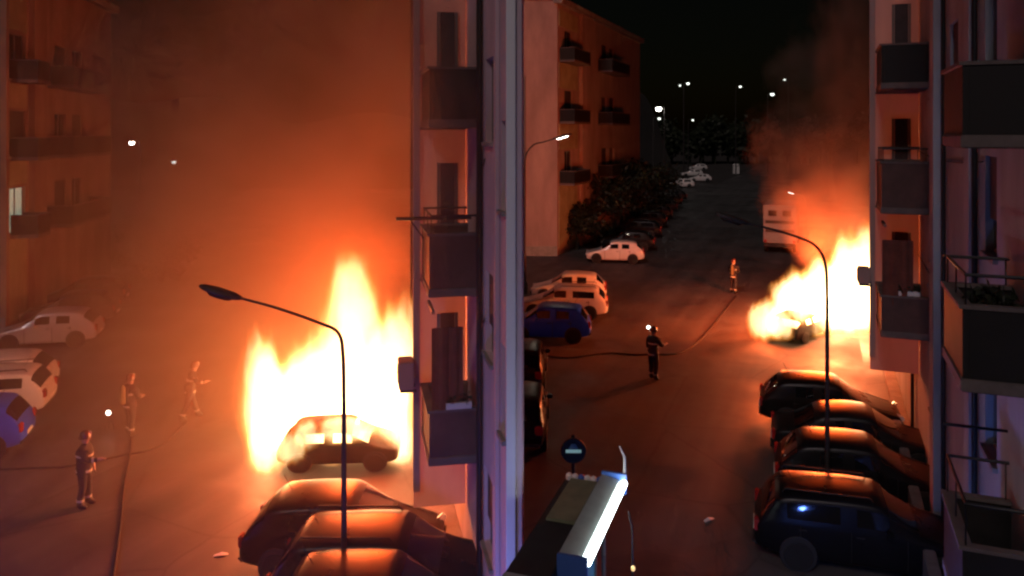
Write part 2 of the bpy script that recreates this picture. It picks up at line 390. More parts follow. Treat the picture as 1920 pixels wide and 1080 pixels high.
# ------------------------------------------------------------------ right-hand apartment houses with a stack of balconies
def right_house(st, label, c, Y0, Y1, ztop, bay, wins, pil, foot, m_wall, fin_z, core, blind, ac, near=None, extra_wins=()):
    """c: wall line X = slope*Y + c ; bay = (Ynear, Yfar, c_outer, slab bottoms, parapet heights)"""
    v = line_v(st, c); u0, u1 = wall_u(st, c, Y0), wall_u(st, c, Y1)
    root = building('apartment_building', label, st, (v, u0))
    f = Face(root, (0, 0), (0, 1), (-1, 0)); A = lambda Y: wall_u(st, c, Y) - u0
    MB().prism([to_local_off(st, p, v, u0) for p in core], 0, ztop - .02).build('core', m_wall, root)
    holes = [(A(a), A(b), z0, z1) for a, b, z0, z1 in wins]
    f.skin('wall', m_wall, 0, u1 - u0, 0, ztop, holes)
    for i, h in enumerate(holes): f.window(*h, shutters=False, half=(i % 2 == 0))
    f.box('cornice', 'concrete', 0, u1 - u0, ztop + .004, ztop + .3, -.3, .4)
    for p0, p1, d in pil: f.box('pilaster', m_wall, A(p0), A(p1), 0, ztop - .05, .003, d, bevel=.01)
    if foot: f.box('plinth', 'concrete', A(foot[0]), A(foot[1]), 0, foot[2], .004, foot[3], bevel=.02)
    # the projecting stack
    Yn, Yf, co, slabs, ph = bay; out = v - line_v(st, co); a0, a1 = A(Yn), A(Yf)
    zs = [fin_z] + [z for z in slabs[1:]] + [ztop - .1]
    for z0, z1 in zip(zs, zs[1:]):
        MB().add([f.p(a1 + .02, z0 + .02, .02), f.p(a1 + .02, z0 + .02, out - .02), f.p(a1 + .02, z1 - .02, out - .02), f.p(a1 + .02, z1 - .02, .02)], [(0, 1, 2, 3)]).build('glow_end_wall', 'glow_wall', root)  # thin sheet in place of the solid end wall, added to let firelight through
        f.box('end_wall_rail', 'frame', a1, a1 + .05, z1 - .03, z1 + .03, .01, out)
    f.box('end_wall_edge', 'plaster_pink', a1 - .12, a1 - .004, fin_z + .4, ztop - .1, out - .14, out - .004)
    for i, zb in enumerate(slabs):
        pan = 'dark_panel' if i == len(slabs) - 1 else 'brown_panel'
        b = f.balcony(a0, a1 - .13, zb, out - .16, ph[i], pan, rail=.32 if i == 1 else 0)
        # door frames on the end wall behind each balcony
        d0, d1 = out * .22, out * .5
        f.box('door_frame', 'frame', a1 - .05, a1 - .006, zb + .2, zb + 2.4, d0 - .06, d0, b)
        f.box('door_frame', 'frame', a1 - .05, a1 - .006, zb + .2, zb + 2.4, d1, d1 + .06, b)
        f.box('door_panel', 'cloth_red' if i < 1 else 'shutter', a1 - .04, a1 - .006, zb + .2, zb + 2.4, d0 + .01, d1 - .01, b)
    z0, z1, o0, o1 = blind
    bl = MB(); n = 9
    for k in range(n):
        q0, q1 = out * (o0 + (o1 - o0) * k / n), out * (o0 + (o1 - o0) * (k + 1) / n)
        w0, w1 = .03 * math.sin(k * 1.9), .03 * math.sin((k + 1) * 1.9)
        bl.add([f.p(a0 + .04 + w0, z0, q0), f.p(a0 + .04 + w1, z0, q1), f.p(a0 + .04 + w1, z1, q1), f.p(a0 + .04 + w0, z1, q0),
                f.p(a0 + .07 + w0, z0, q0), f.p(a0 + .07 + w1, z0, q1), f.p(a0 + .07 + w1, z1, q1), f.p(a0 + .07 + w0, z1, q0)],
               [(0, 1, 2, 3), (7, 6, 5, 4), (0, 4, 5, 1), (3, 2, 6, 7)])
    bl.build('balcony_blind', 'cloth_red', root)
    f.box('awning_arm', 'frame', a0 + .2, a0 + 1.2, slabs[1] - .35, slabs[1] - .28, out - .3, out - .24)
    return root, f, A, out
def to_local_off(st, p, v, u):
    q = to_local(st, (p[0], p[1], 0)); return (q.x - v, q.y - u)

# street A: narrow wedge-shaped house whose white corner points at the camera
cA = 2.28
tipY = 12.1; tipX = SL['a'] * tipY + cA
nA = Vector((math.cos(TH['a']), -math.sin(TH['a'])))
rootA, fA, AA, outA = right_house('a', 'narrow wedge-shaped house with white corner and brown balconies beside the larger fire', cA, tipY, 20.6, 15.0,
    (14.8, 16.6, 1.144, [2.70, 5.79, 8.90], [.97, 1.12, 1.08]),
    [(13.35, 14.15, 4.95, 6.4), (13.35, 14.15, 8.65, 10.1), (13.45, 14.3, 1.5, 2.9), (12.28, 12.62, 4.1, 5.5), (12.28, 12.62, 7.6, 9.0)],
    [(12.75, 12.95, .07)], None, 'plaster_lilac', 1.1,
    [(tipX + .25, tipY + .28), (SL['a'] * 20.6 + cA + .26, 20.55), (.02, 20.55), (.03, tipY + .28)], (3.72, 5.22, .28, .80), None)
# white corner pier and the plain flank facing the other street
pier = MB().prism([to_local_off('a', q, line_v('a', cA), wall_u('a', cA, tipY)) for q in
                   ((tipX - .02, tipY - .03), (tipX + .122, tipY - .03), (tipX + .10, tipY + .27), (tipX - .02, tipY - .004))], 0, 15.3)
pier.build('corner_pier', 'white_paint', rootA, bevel=.01)
q = [to_local_off('a', p, line_v('a', cA), wall_u('a', cA, tipY)) for p in ((.034, tipY + .28), (.024, 20.56), (.05, 20.56), (.06, tipY + .28))]
MB().prism(q, 0, 15.0).build('flank_wall', 'plaster_grey', rootA)

MB().prism([to_local_off('a', p, line_v('a', cA), wall_u('a', cA, tipY)) for p in ((-1.95, 20.62), (-3.6, 31), (-1.05, 31), (-1.05, 20.62))], 0, 14.6).build('fire_light_blocker', 'plaster_lilac', rootA)  # unseen block added to keep the larger fire's light off street B
# street B right-hand house
cB = 2.5
rootB, fB, AB, outB = right_house('b', 'grey apartment house at the right edge with stacked dark balconies', cB, 8.3, 41, 17.0,
    (19.5, 21.5, 1.17, [3.73, 6.8, 9.9], [1.0, 1.25, 1.08]),
    [(18.05, 19.1, 2.25, 3.7), (18.05, 19.1, 5.75, 7.2), (18.05, 19.1, 9.65, 11.1), (11.75, 12.6, 3.9, 5.6), (11.75, 12.6, 6.95, 8.45), (11.75, 12.6, 9.7, 11.4),
     (24.0, 25.0, 3.4, 4.8), (28, 29, 3.4, 4.8), (15.2, 16.2, 9.6, 11.0)],
    [(16.9, 17.5, .22), (13.3, 13.8, .12)], None, 'plaster_grey', 2.3,
    [(SL['b'] * 8.3 + cB + .3, 8.45), (SL['b'] * 8.3 + cB + 9, 6), (SL['b'] * 41 + cB + 9, 38), (SL['b'] * 41 + cB + .3, 40.8)], (4.55, 6.15, .28, .84), None)
# near stack at the right edge
for zb, h, r in ((2.72, 1.05, .5), (5.68, 1.0, .36), (8.62, 1.0, 0)):
    b = fB.balcony(AB(9.35), AB(10.9), zb, .82, h, 'dark_panel', rail=r)
for zz in (4.72, 7.08):
    MB().tube([fB.p(AB(10.95), zz, .8), fB.p(AB(10.95), zz, .02)], .02, 6).build('clothes_bar', 'iron', rootB)
# low wall in front of the house foot
lw = MB(); v1 = line_v('b', 1.85)
MB().box((v1, wall_u('b', 1.85, 14.2), .0), (v1 + .22, wall_u('b', 1.85, 22.4), .8)).build('low_wall', 'low_wall', bevel=.02)
o = bpy.data.objects['low_wall']; o.rotation_euler = (0, 0, -TH['b']); tag(o, 'pale low wall in front of the grey house, behind the dark parked cars', 'wall')
pavement('b', line_v('b', 1.86) + .22, line_v('b', cB) - .004, wall_u('b', cB, 12), wall_u('b', cB, 41))
pavement('a', line_v('a', 1.5), line_v('a', cA) - .004, wall_u('a', cA, 12.2), wall_u('a', cA, 20.5))

# things on the balconies: boxes of air conditioners, plants, laundry rack
def ac_unit(f, a, z, d, label, w=.5, h=.5, t=.28):
    r = thing('air_conditioner', label, 'air conditioner'); r.parent = None
    base = f.root.matrix_basis @ Vector(f.p(a, z, d)); r.location = base; r.rotation_euler = f.root.rotation_euler
    MB().box((-t, 0, 0), (0, w, h)).build('casing', 'plaster_pink', r, bevel=.02)
    MB().lathe([(.17, 0), (.19, -.012), (.15, -.02)], (-t - .001, w / 2, h / 2), 14, 'x').build('fan_grille', 'iron', r)
    MB().box((-t + .02, .05, -.06), (.05, .09, -.004)).build('bracket', 'iron', r); MB().box((-t + .02, w - .09, -.06), (.05, w - .05, -.004)).build('bracket', 'iron', r)
    return r
ac_unit(fA, AA(16.6) - .58, 3.72, outA + .01, 'box-shaped air conditioner outside the balconies of the narrow wedge house', .5, .55, .3)
ac_unit(fB, AB(21.5) - .6, 4.75, outB + .01, 'box-shaped air conditioner outside the balconies of the grey house', .55, .42, .3)
def laundry_rack(f, a, z, d0, d1, label):
    r = thing('laundry_rack', label, 'laundry rack', f.root.matrix_basis @ Vector(f.p(a, z, 0)), f.root.rotation_euler.z)
    for k in range(4): MB().tube([(-d0, .08 * k, .02 * (k % 2)), (-d1, .08 * k, .02 * (k % 2))], .012, 5).build('rod', 'iron', r)
    MB().tube([(-d1 + .25, 0, 0), (-d1 + .25, .26, 0)], .014, 5).build('crossbar', 'iron', r); MB().tube([(-d0 - .2, 0, 0), (-d0 - .2, .26, 0)], .014, 5).build('crossbar', 'iron', r)
    for k in (0, 3): MB().tube([(-d1 + .25, .08 * k, 0), (-d1 + .5, .08 * k, -.35)], .012, 5).build('strut', 'iron', r)
laundry_rack(fA, AA(14.85), 7.22, .15, outA + .42, 'thin laundry rack poking out over the middle brown balcony')
def flower_pots(f, a, z, d, label, n=3, white=True):
    r = thing('flower_box', label, 'flower box', f.root.matrix_basis @ Vector(f.p(a, z, d)), f.root.rotation_euler.z)
    MB().box((-.16 * n / 2, -.07, 0), (.16 * n / 2, .07, .12)).build('trough', 'white_plastic' if white else 'slab', r, bevel=.01)
    mb = MB()
    for k in range(70):
        c = Vector((random.uniform(-.08 * n, .08 * n), random.uniform(-.09, .09), random.uniform(.1, .26)))
        u = Vector((random.uniform(-1, 1), random.uniform(-1, 1), random.uniform(-1, 1))).normalized() * .05; w_ = u.orthogonal().normalized() * .03
        mb.add([c - u, c + w_, c + u, c - w_], [(0, 1, 2, 3)])
    mb.build('foliage', 'leaf', r)
flower_pots(fA, AA(14.85), 3.725, outA * .35, 'white flower trough on the lowest brown balcony of the wedge house', 3)
flower_pots(fB, AB(19.6), 4.785, outB * .35, 'white flower trough on the lowest balcony of the stack next to the smaller fire', 3)
def potted_bush(f, a, z, d, label, rad=.3):
    r = thing('potted_plant', label, 'plant', f.root.matrix_basis @ Vector(f.p(a, z, d)), 0)
    MB().lathe([(.12, 0), (.17, .25), (.18, .27), (.15, .272)], (0, 0, 0), 12).build('pot', 'brown_panel', r, smooth=40)
    mb = MB()
    for k in range(420):
        dv = Vector((random.gauss(0, 1), random.gauss(0, 1), random.gauss(0, 1))).normalized() * rad * random.uniform(.45, 1.05)
        c = Vector((0, 0, .27 + rad * .9)) + Vector((dv.x, dv.y, dv.z * 1.1))
        u = Vector((random.uniform(-1, 1), random.uniform(-1, 1), random.uniform(-1, 1))).normalized() * .07; w_ = u.orthogonal().normalized() * .035
        mb.add([c - u, c + w_, c + u, c - w_], [(0, 1, 2, 3)])
    mb.build('foliage', 'leaf', r); MB().tube([(0, 0, .2), (.02, 0, .5)], .02, 6).build('stem', 'bark', r)
potted_bush(fB, AB(9.75), 6.0, .42, 'dark leafy potted plant on the nearer balcony at the right edge', .34)

# ------------------------------------------------------------------ cars (local +x is the nose)
KINDS = {  # length, width, height, belt, stations: (fraction from nose, z_top, greenhouse factor)
 'hatch':  dict(L=3.95, W=1.70, Hh=1.48, belt=.92, cowl=.27, rf=.44, bp=.58, rr=.86, tail=.975, hood=.80),
 'small':  dict(L=3.60, W=1.62, Hh=1.50, belt=.93, cowl=.23, rf=.40, bp=.56, rr=.88, tail=.975, hood=.84),
 'estate': dict(L=4.30, W=1.74, Hh=1.50, belt=.93, cowl=.28, rf=.43, bp=.57, rr=.90, tail=.975, hood=.82),
 'saloon': dict(L=4.40, W=1.76, Hh=1.44, belt=.90, cowl=.28, rf=.43, bp=.57, rr=.74, tail=.875, hood=.80),
}
_cars = {}
def car_meshes(kind, burnt=False):
    if (kind, burnt) in _cars: return _cars[(kind, burnt)]
    k = KINDS[kind]; L, W, Hh, belt = k['L'], k['W'], k['Hh'], k['belt']; w = W / 2; zb = .20
    X = lambda f: L / 2 - f * L
    hood = k['hood']
    # stations: x-frac, z_top, g (0 flat .. 1 full greenhouse), half width, z bottom
    st = [(0.0, .55, 0, .70, .36), (.012, .66, 0, .84, .26), (.05, hood - .10, 0, .93, .22), (.13, hood - .02, 0, .985, .20),
          (k['cowl'], belt + .005, 0, 1, .19),
          (k['rf'], Hh - .03, 1, 1, .19), (k['rf'] + .025, Hh, 1, 1, .19),
          (k['bp'] - .014, Hh + .01, 1, 1, .19), (k['bp'] + .014, Hh + .01, 1, 1, .19),
          (k['rr'] - .10, Hh - .02, 1, 1, .19), (k['rr'] - .05, Hh - .045, 1, .995, .20), (k['rr'], Hh - .08, 1, .99, .22),
          (k['tail'], belt + .02, 0, .95, .28)]
    if k['tail'] < .93: st += [(k['tail'] + .06, belt, 0, .94, .28), (.985, belt - .04, 0, .90, .32), (1.0, .60, 0, .80, .38)]
    else: st += [(.99, belt - .22, 0, .90, .34), (1.0, .56, 0, .84, .38)]
    secs = []
    for fr, zt, g_, wf, zlo in st:
        x = X(fr); ww = w * wf; wr = ww * .80; b = min(belt, zt)
        if g_ == 0:
            pr = [(0, zlo), (.80, zlo), (.95, zlo + .06), (1.0, min((zlo + b) / 2 + .05, b - .05)), (.975, b - .045), (.94, b - .02), (.88, b - .006), (.76, zt), (.42, zt + .012), (0, zt + .018)]
            pts = [(x, y * ww, z) for y, z in pr]
        else:
            pts = [(x, 0, zlo), (x, .80 * ww, zlo), (x, .95 * ww, zlo + .06), (x, ww, (zlo + b) / 2 + .05), (x, .975 * ww, b - .02), (x, .955 * ww, b + .025),
                   (x, wr + .035, zt - .115), (x, wr - .02, zt - .045), (x, wr * .55, zt), (x, 0, zt + .015)]
        secs.append(pts)
    n = 10; V = []; idx = []
    for pts in secs:
        row = []
        for p in pts: row.append(len(V)); V.append(p)
        mr = [row[0]]
        for p in pts[1:-1]: mr.append(len(V)); V.append((p[0], -p[1], p[2]))
        mr.append(row[-1]); idx.append((row, mr))
    names = [s_[2] for s_ in st]
    iC = 4; iRF = 5; iBP0, iBP1 = 7, 8; iRQ = 9; iRR = 11; iT = 12
    body, panes = [], {}
    for i in range(len(st) - 1):
        for sgn, side in enumerate(('l', 'r')):
            a, b = idx[i][sgn], idx[i + 1][sgn]
            for j in range(n - 1):
                q = (a[j], a[j + 1], b[j + 1], b[j])
                if len(set(q)) < 3: continue
                key = None
                if j == 5:
                    if i in (5, 6): key = ('window_pane', side + 'f')
                    elif i == 8: key = ('window_pane', side + 'r')
                    elif i == 9 and kind in ('estate',): key = ('window_pane', side + 'q')
                if i == iC and j in (6, 7, 8): key = ('windscreen', '')
                if i == iRR and j in (6, 7, 8): key = ('rear_window', '')
                (panes.setdefault(key, []) if key else body).append(q)
    for e_ in (0, len(st) - 1):
        row, mr = idx[e_]; body.append(tuple(row + mr[-2:0:-1]))
    keys = [None] + list(panes); full = bpy.data.meshes.new('shell'); allf = [(f_, 0) for f_ in body] + [(f_, 1 + i) for i, k_ in enumerate(panes) for f_ in panes[k_]]
    full.from_pydata(V, [], [tuple(dict.fromkeys(f_)) for f_, _ in allf])
    for p_, (_, mi) in zip(full.polygons, allf): p_.material_index = mi
    bm0 = bmesh.new(); bm0.from_mesh(full); bmesh.ops.recalc_face_normals(bm0, faces=bm0.faces); bm0.to_mesh(full); bm0.free()
    for _ in keys: full.materials.append(None)
    tmp = bpy.data.objects.new('tmp_shell', full); COL.objects.link(tmp); md = tmp.modifiers.new('sub', 'SUBSURF'); md.levels = 2; md.render_levels = 2
    dg = bpy.context.evaluated_depsgraph_get(); dg.update(); fine = bpy.data.meshes.new_from_object(tmp.evaluated_get(dg)); bpy.data.objects.remove(tmp)
    def sub(mi, name):
        fs_ = [tuple(p_.vertices) for p_ in fine.polygons if p_.material_index == mi]
        used = sorted({i for f_ in fs_ for i in f_}); mp_ = {u: t for t, u in enumerate(used)}
        me_ = bpy.data.meshes.new(name); me_.from_pydata([fine.vertices[u].co[:] for u in used], [], [tuple(mp_[i] for i in f_) for f_ in fs_])
        for p_ in me_.polygons: p_.use_smooth = True
        me_.set_sharp_from_angle(angle=R(50)); return me_
    def gap(fr, lo, hi, sg):
        for i in range(len(st) - 1):
            if st[i][0] <= fr <= st[i + 1][0]: break
        t = (fr - st[i][0]) / (st[i + 1][0] - st[i][0])
        pts = [Vector(secs[i][j]).lerp(Vector(secs[i + 1][j]), t) for j in range(lo, hi)]
        return [Vector((p.x, sg * (p.y + .003), p.z)) for p in pts]
    gaps = []
    for sg in (1, -1):
        for fr in (k['cowl'] + .055, k['bp'], k['rr'] - .11): gaps.append(MB().tube(gap(fr, 2, 5, sg), .009, 4).mesh('door_gap'))
        gaps.append(MB().tube([(X(k['cowl'] - .01), sg * w * .74, belt + .012), (X(.14), sg * w * .72, hood + .004), (X(.06), sg * w * .66, hood - .07)], .008, 4).mesh('bonnet_gap'))
    out = {'gaps': gaps, 'body': sub(0, 'body'), 'panes': {k_: sub(1 + i, k_[0]) for i, k_ in enumerate(panes)}, 'k': k}
    _cars[(kind, burnt)] = out
    return out
_shared = {}
def shared(key, fn):
    if key not in _shared: _shared[key] = fn()
    return _shared[key]
def car(kind, paint, label, tail, heading, group=None, detail=True, burnt=False, name='parked_car'):
    "tail: world ground point of the rear bumper, heading: angle of the nose"
    cm = car_meshes(kind, burnt); k = cm['k']; L, w = k['L'], k['W'] / 2
    d = Vector((math.cos(heading), math.sin(heading), 0)); c = Vector((tail[0], tail[1], 0)) + d * (L / 2)
    root = thing(name, label, 'car', (c.x, c.y, .006), heading, group)
    def part(nm, me, m_, par=root):
        o = bpy.data.objects.new(nm, me)
        link(o, par)
        if not me.materials: me.materials.append(None)
        o.material_slots[0].link = 'OBJECT'; o.material_slots[0].material = M[m_]; return o
    bd = part('body', cm['body'], paint)
    if not burnt:
        for (nm, sd_), me in cm['panes'].items(): part(nm, me, 'car_glass')
    tm = shared('tyre', lambda: MB().lathe([(.19, -.095), (.27, -.095), (.305, -.06), (.305, .06), (.27, .095), (.19, .095)], (0, 0, 0), 20, 'y').mesh('tyre', 40))
    rm = shared('rim', lambda: MB().lathe([(.20, -.07), (.20, .07), (.17, .085), (.06, .075), (.05, .09), (.01, .09)], (0, 0, 0), 16, 'y').mesh('rim', 30))
    am = shared('arch', lambda: MB().lathe([(.36, -.012), (.36, .012), (.35, .016)], (0, 0, 0), 22, 'y').mesh('arch'))
    for xf in (L / 2 - .185 * L, L / 2 - .80 * L):
        for s in (1, -1):
            a = part('wheel_arch', am, 'trim'); a.location = (xf, s * (w * .992), .335); a.rotation_euler = (0, 0, 0 if s > 0 else math.pi)
            t = part('wheel', tm, 'tyre'); t.location = (xf, s * (w - .07), .305); t.rotation_euler = (0, 0, 0 if s > 0 else math.pi)
            if not burnt: part('rim', rm, 'rim', t)
    if not burnt and detail:
        for gm_ in cm['gaps']: part(gm_.name.split('.')[0], gm_, 'trim')
    if burnt:
        root.scale = (.88, .92, .72); return root
    def sb(key, a, b, bev=.012): return shared(key, lambda: MB().box(a, b).mesh(key, bevel=bev))
    tl = sb('tail_light', (-.05, -.11, -.13), (.05, .11, .13), .03); hl = sb('headlight', (-.07, -.17, -.075), (.07, .17, .075), .04)
    for s in (1, -1):
        o = part('tail_light', tl, 'tail_light'); o.location = (-L / 2 + (.055 if k['tail'] > .93 else .05), s * (w * .78), k['belt'] - .16)
        o = part('headlight', hl, 'headlight'); o.location = (L / 2 - .10, s * w * .66, .62); o.rotation_euler = (0, R(-18), s * R(-22))
    pl = sb('number_plate', (-.008, -.24, -.055), (.008, .24, .055), .004)
    part('number_plate', pl, 'plate').location = (-L / 2 - .006, 0, .50); part('number_plate', pl, 'plate').location = (L / 2 + .006, 0, .46)
    if detail:
        bm_ = sb('bumper', (-.07, -.72, -.07), (.07, .72, .07), .05)
        part('bumper', bm_, 'trim').location = (-L / 2 + .045, 0, .40); part('bumper', bm_, 'trim').location = (L / 2 - .045, 0, .42)
        mm = sb('mirror', (-.06, -.09, -.06), (.06, .09, .07), .03); hm = sb('door_handle', (-.08, -.012, -.014), (.08, .012, .014), .008)
        wm_ = shared('wiper', lambda: MB().tube([(0, -.28, 0), (0, .28, .02)], .008, 4).mesh('wiper'))
        part('wiper', wm_, 'trim').location = (L / 2 - (k['cowl'] + .02) * L, .3, k['belt'] + .075); part('wiper', wm_, 'trim').location = (L / 2 - (k['cowl'] + .02) * L, -.35, k['belt'] + .075)
        if kind == 'estate':
            rl_ = shared('roof_rail', lambda: MB().tube([(-.9, 0, -.05), (-.85, 0, .03), (.75, 0, .03), (.8, 0, -.05)], .018, 6).mesh('roof_rail', 60))
            for s in (1, -1): part('roof_rail', rl_, 'trim').location = (L / 2 - .66 * L, s * w * .70, k['Hh'] + .0)
        an_ = shared('aerial', lambda: MB().tube([(0, 0, 0), (-.18, 0, .32)], .006, 4).mesh('aerial')); part('aerial', an_, 'trim').location = (L / 2 - (k['rr'] - .08) * L, 0, k['Hh'] - .02)
        for s in (1, -1):
            part('mirror', mm, paint).location = (L / 2 - (k['rf'] - .02) * L, s * (w + .06), k['belt'] + .06)
            for fr in (k['bp'] - .04, k['rr'] - .12): part('door_handle', hm, 'trim').location = (L / 2 - fr * L, s * (w * .985), k['belt'] - .10)
    return root

hdA = -TH['a']; hdB = -TH['b']           # heading of the street's right-hand normal
Ra = 'row parked on the left of the street with the larger fire'; Rb = 'row parked on the left of the street with the smaller fire'
# street A, left row: tails towards the road
def left_car(st, kind, paint, label, px, py, group, turn=0, detail=True):
    h = (hdA if st == 'a' else hdB) + math.pi + R(turn)
    p = G(px, py); return car(kind, paint, label, p, h, group, detail)
left_car('a', 'hatch', 'paint_silver', 'pale hatchback parked alone below the reddish house, larger fire side', 190, 640, Ra, 4)
left_car('a', 'hatch', 'paint_white', 'white hatchback half hidden behind the white estate at the left edge', 104, 735, Ra, 6)
left_car('a', 'estate', 'paint_white', 'white estate car between blue car and white hatchback at the left edge', 98, 770, Ra, 6)
left_car('a', 'small', 'paint_blue', 'small blue car cut off by the left edge of the picture', 56, 838, Ra, 6)
left_car('a', 'hatch', 'paint_grey', 'dark car just beyond the pale hatchback on the larger fire side', 222, 602, Ra, 4)
left_car('a', 'hatch', 'paint_grey', 'farthest dark car of the row below the reddish house', 240, 570, Ra, 4, False)
# street B, left row
left_car('b', 'hatch', 'paint_white', 'white hatchback parked alone in front of the dark trees', 1208, 492, Rb, 14)
left_car('b', 'hatch', 'paint_white', 'white hatchback half hidden behind the white estate near the lit street lamp', 1137, 563, Rb, 14)
left_car('b', 'estate', 'paint_white', 'white estate car between small blue car and white hatchback near the lit street lamp', 1140, 594, Rb, 14)
left_car('b', 'small', 'paint_blue', 'small blue car nearest the firefighter with the helmet torch', 1108, 637, Rb, 14)
far = [(1228, 470, 'dark car next beyond the white hatchback in front of the trees'), (1240, 446, 'second dark car beyond the white hatchback before the trees'),
       (1251, 427, 'third dark car beyond the white hatchback before the trees'), (1261, 411, 'fourth dark car in the receding row by the trees'), (1270, 398, 'fifth dark car in the receding row by the trees'),
       (1279, 387, 'sixth small dark car in the receding row by the trees'), (1288, 377, 'farthest small dark car of the receding row by the trees')]
for i, (x, y, l) in enumerate(far): left_car('b', ['hatch', 'estate', 'small'][i % 3], ['paint_grey', 'paint_black', 'paint_brown'][i % 3], l, x, y, Rb, 8, i < 2)
for x, y, l, kd in ((1302, 352, 'nearest of the far white cars at the end of the street', 'estate'), (1334, 341, 'far white car nearest the road at the end of the street', 'hatch'), (1318, 331, 'second farthest of the far white cars at the end of the street', 'estate'), (1326, 319, 'farthest of the far white cars at the end of the street', 'estate')):
    left_car('b', kd, 'paint_white', l, x, y, 'white cars at the far end of the street', 14, False)
for px, py, l in ((972, 748, 'dark car tail poking out past the white corner, farther one'), (964, 862, 'dark car tail poking out past the white corner, nearer one')):
    car('hatch', 'paint_black', l, G(px, py), R(86), 'dark cars behind the white corner')
# right rows: noses towards the houses
def right_car(st, kind, paint, label, px, py, group, turn=0, **kw):
    h = (hdA if st == 'a' else hdB) + R(turn); return car(kind, paint, label, G(px, py), h, group, **kw)
Qa = 'dark cars parked in front of the larger fire'; Qb = 'dark cars parked in front of the smaller fire'
right_car('a', 'hatch', 'paint_brown', 'dark brown hatchback parked nearest in front of the larger fire', 470, 1052, Qa, -12)
right_car('a', 'estate', 'paint_grey', 'dark grey estate car between two dark hatchbacks below the larger fire', 520, 1130, Qa, -12)
right_car('a', 'small', 'paint_brown', 'dark car roof at the bottom edge below the larger fire', 508, 1222, Qa, -12)
right_car('b', 'hatch', 'paint_brown', 'dark rounded hatchback closest to the smaller fire', 1424, 785, Qb, 4)
right_car('b', 'saloon', 'paint_grey', 'dark saloon second from the smaller fire in the right-hand row', 1446, 846, Qb, 4)
right_car('b', 'hatch', 'paint_black', 'dark hatchback third from the smaller fire in the right-hand row', 1452, 915, Qb, 4)
right_car('b', 'estate', 'paint_black', 'black car nearest the camera in the right-hand row under the lamp post', 1414, 1020, Qb, 4)
# burning wrecks
right_car('a', 'small', 'charred', 'burnt-out car shell with open windows inside the larger fire', 512, 866, None, -8, burnt=True, name='burning_car')
right_car('b', 'hatch', 'charred', 'burnt-out car shell inside the smaller fire', 1458, 646, None, 66, burnt=True, name='burning_car')

# ------------------------------------------------------------------ street lamps
def smooth_path(ctrl, n=8):
    pts = [Vector(c) for c in ctrl]; out = []
    P_ = [pts[0] * 2 - pts[1]] + pts + [pts[-1] * 2 - pts[-2]]
    for i in range(1, len(P_) - 2):
        a, b, c, d = P_[i - 1:i + 3]
        for k in range(n):
            t = k / n
            out.append(.5 * ((2 * b) + (c - a) * t + (2 * a - 5 * b + 4 * c - d) * t * t + (3 * b - a - 3 * c + d) * t ** 3))
    return out + [pts[-1]]
def street_lamp(label, base, path, head, lamp='pane', group='street lamps', r=.062, lit=None):
    "path: offsets from the base of the bend and arm; head: (start, end) offsets"
    root = thing('street_lamp', label, 'street lamp', base, 0, group)
    MB().lathe([(.16, 0), (.16, .5), (.12, .62), (r, .66)], (0, 0, 0), 12).build('base', 'lamp_metal', root, smooth=40)
    p0 = Vector(path[0])
    MB().tube([(0, 0, .6), (p0.x * .5, p0.y * .5, p0.z * .5), p0], [r, r * .82, r * .66], 10).build('pole', 'lamp_metal', root, smooth=60)
    sp = smooth_path(path); MB().tube(sp, [r * .66 - (r * .30) * i / len(sp) for i in range(len(sp))], 8).build('arm', 'lamp_metal', root, smooth=60)
    a, b = Vector(head[0]), Vector(head[1]); dr = (b - a).normalized(); sd_ = dr.cross(Vector((0, 0, 1))).normalized(); up = sd_.cross(dr)
    mb = MB(); L = (b - a).length
    prof = [(0, .05, .04), (.15, .11, .07), (.55, .13, .08), (.88, .09, .06), (1, .03, .03)]; vs = []
    for t, hw, hh in prof:
        c = a + dr * L * t
        for an in range(10):
            q = 2 * math.pi * an / 10; vs.append(c + sd_ * math.cos(q) * hw + up * max(-.55 * hh, math.sin(q) * hh))
    fs = [(i * 10 + k, i * 10 + (k + 1) % 10, (i + 1) * 10 + (k + 1) % 10, (i + 1) * 10 + k) for i in range(4) for k in range(10)] + [tuple(range(9, -1, -1)), tuple(40 + k for k in range(10))]
    mb.add(vs, fs); hd = mb.build('lamp_head', 'lamp_metal', root, smooth=50)
    mb = MB(); c = a + dr * L * .5 - up * .05
    vs = []
    for s_, zz in ((1, 0), (.75, -.05)):
        for an in range(12):
            q = 2 * math.pi * an / 12; vs.append(c + dr * math.cos(q) * L * .33 * s_ + sd_ * math.sin(q) * .10 * s_ + up * zz)
    mb.add(vs, [(k, (k + 1) % 12, 12 + (k + 1) % 12, 12 + k) for k in range(12)] + [tuple(range(12)), tuple(range(23, 11, -1))])
    mb.build('lens', lamp, hd, smooth=40)
    if lit: point_light('lamp_glow', Vector(base) + c - up * .2, lit[0], lit[1], .1)
    return root
def lamp_by_px(label, Y, pole_x, pts, head0, head1, **kw):
    b = P(pole_x, 0, Y); b.z = 0
    off = [P(x, y, Y) - b for x, y in pts]
    return street_lamp(label, b, off, (P(*head0, Y) - b, P(*head1, Y) - b), **kw)
lamp_by_px('dark street lamp standing in front of the larger fire', 14.3, 645, [(645, 760), (643, 665), (634, 624), (600, 606), (520, 578), (440, 556)], (452, 560), (374, 536))
lamp_by_px('dark curved street lamp standing in front of the smaller fire', 18.4, 1551, [(1551, 560), (1548, 498), (1532, 464), (1500, 446), (1440, 428), (1398, 418)], (1404, 420), (1342, 401))
lamp_by_px('lit street lamp in front of the blank pinkish gable', 44, 984, [(984, 330), (986, 292), (1000, 272), (1020, 266), (1040, 260)], (1036, 261), (1072, 251), lamp='lamp_white', r=.085, lit=(60, (1, .85, .65)))
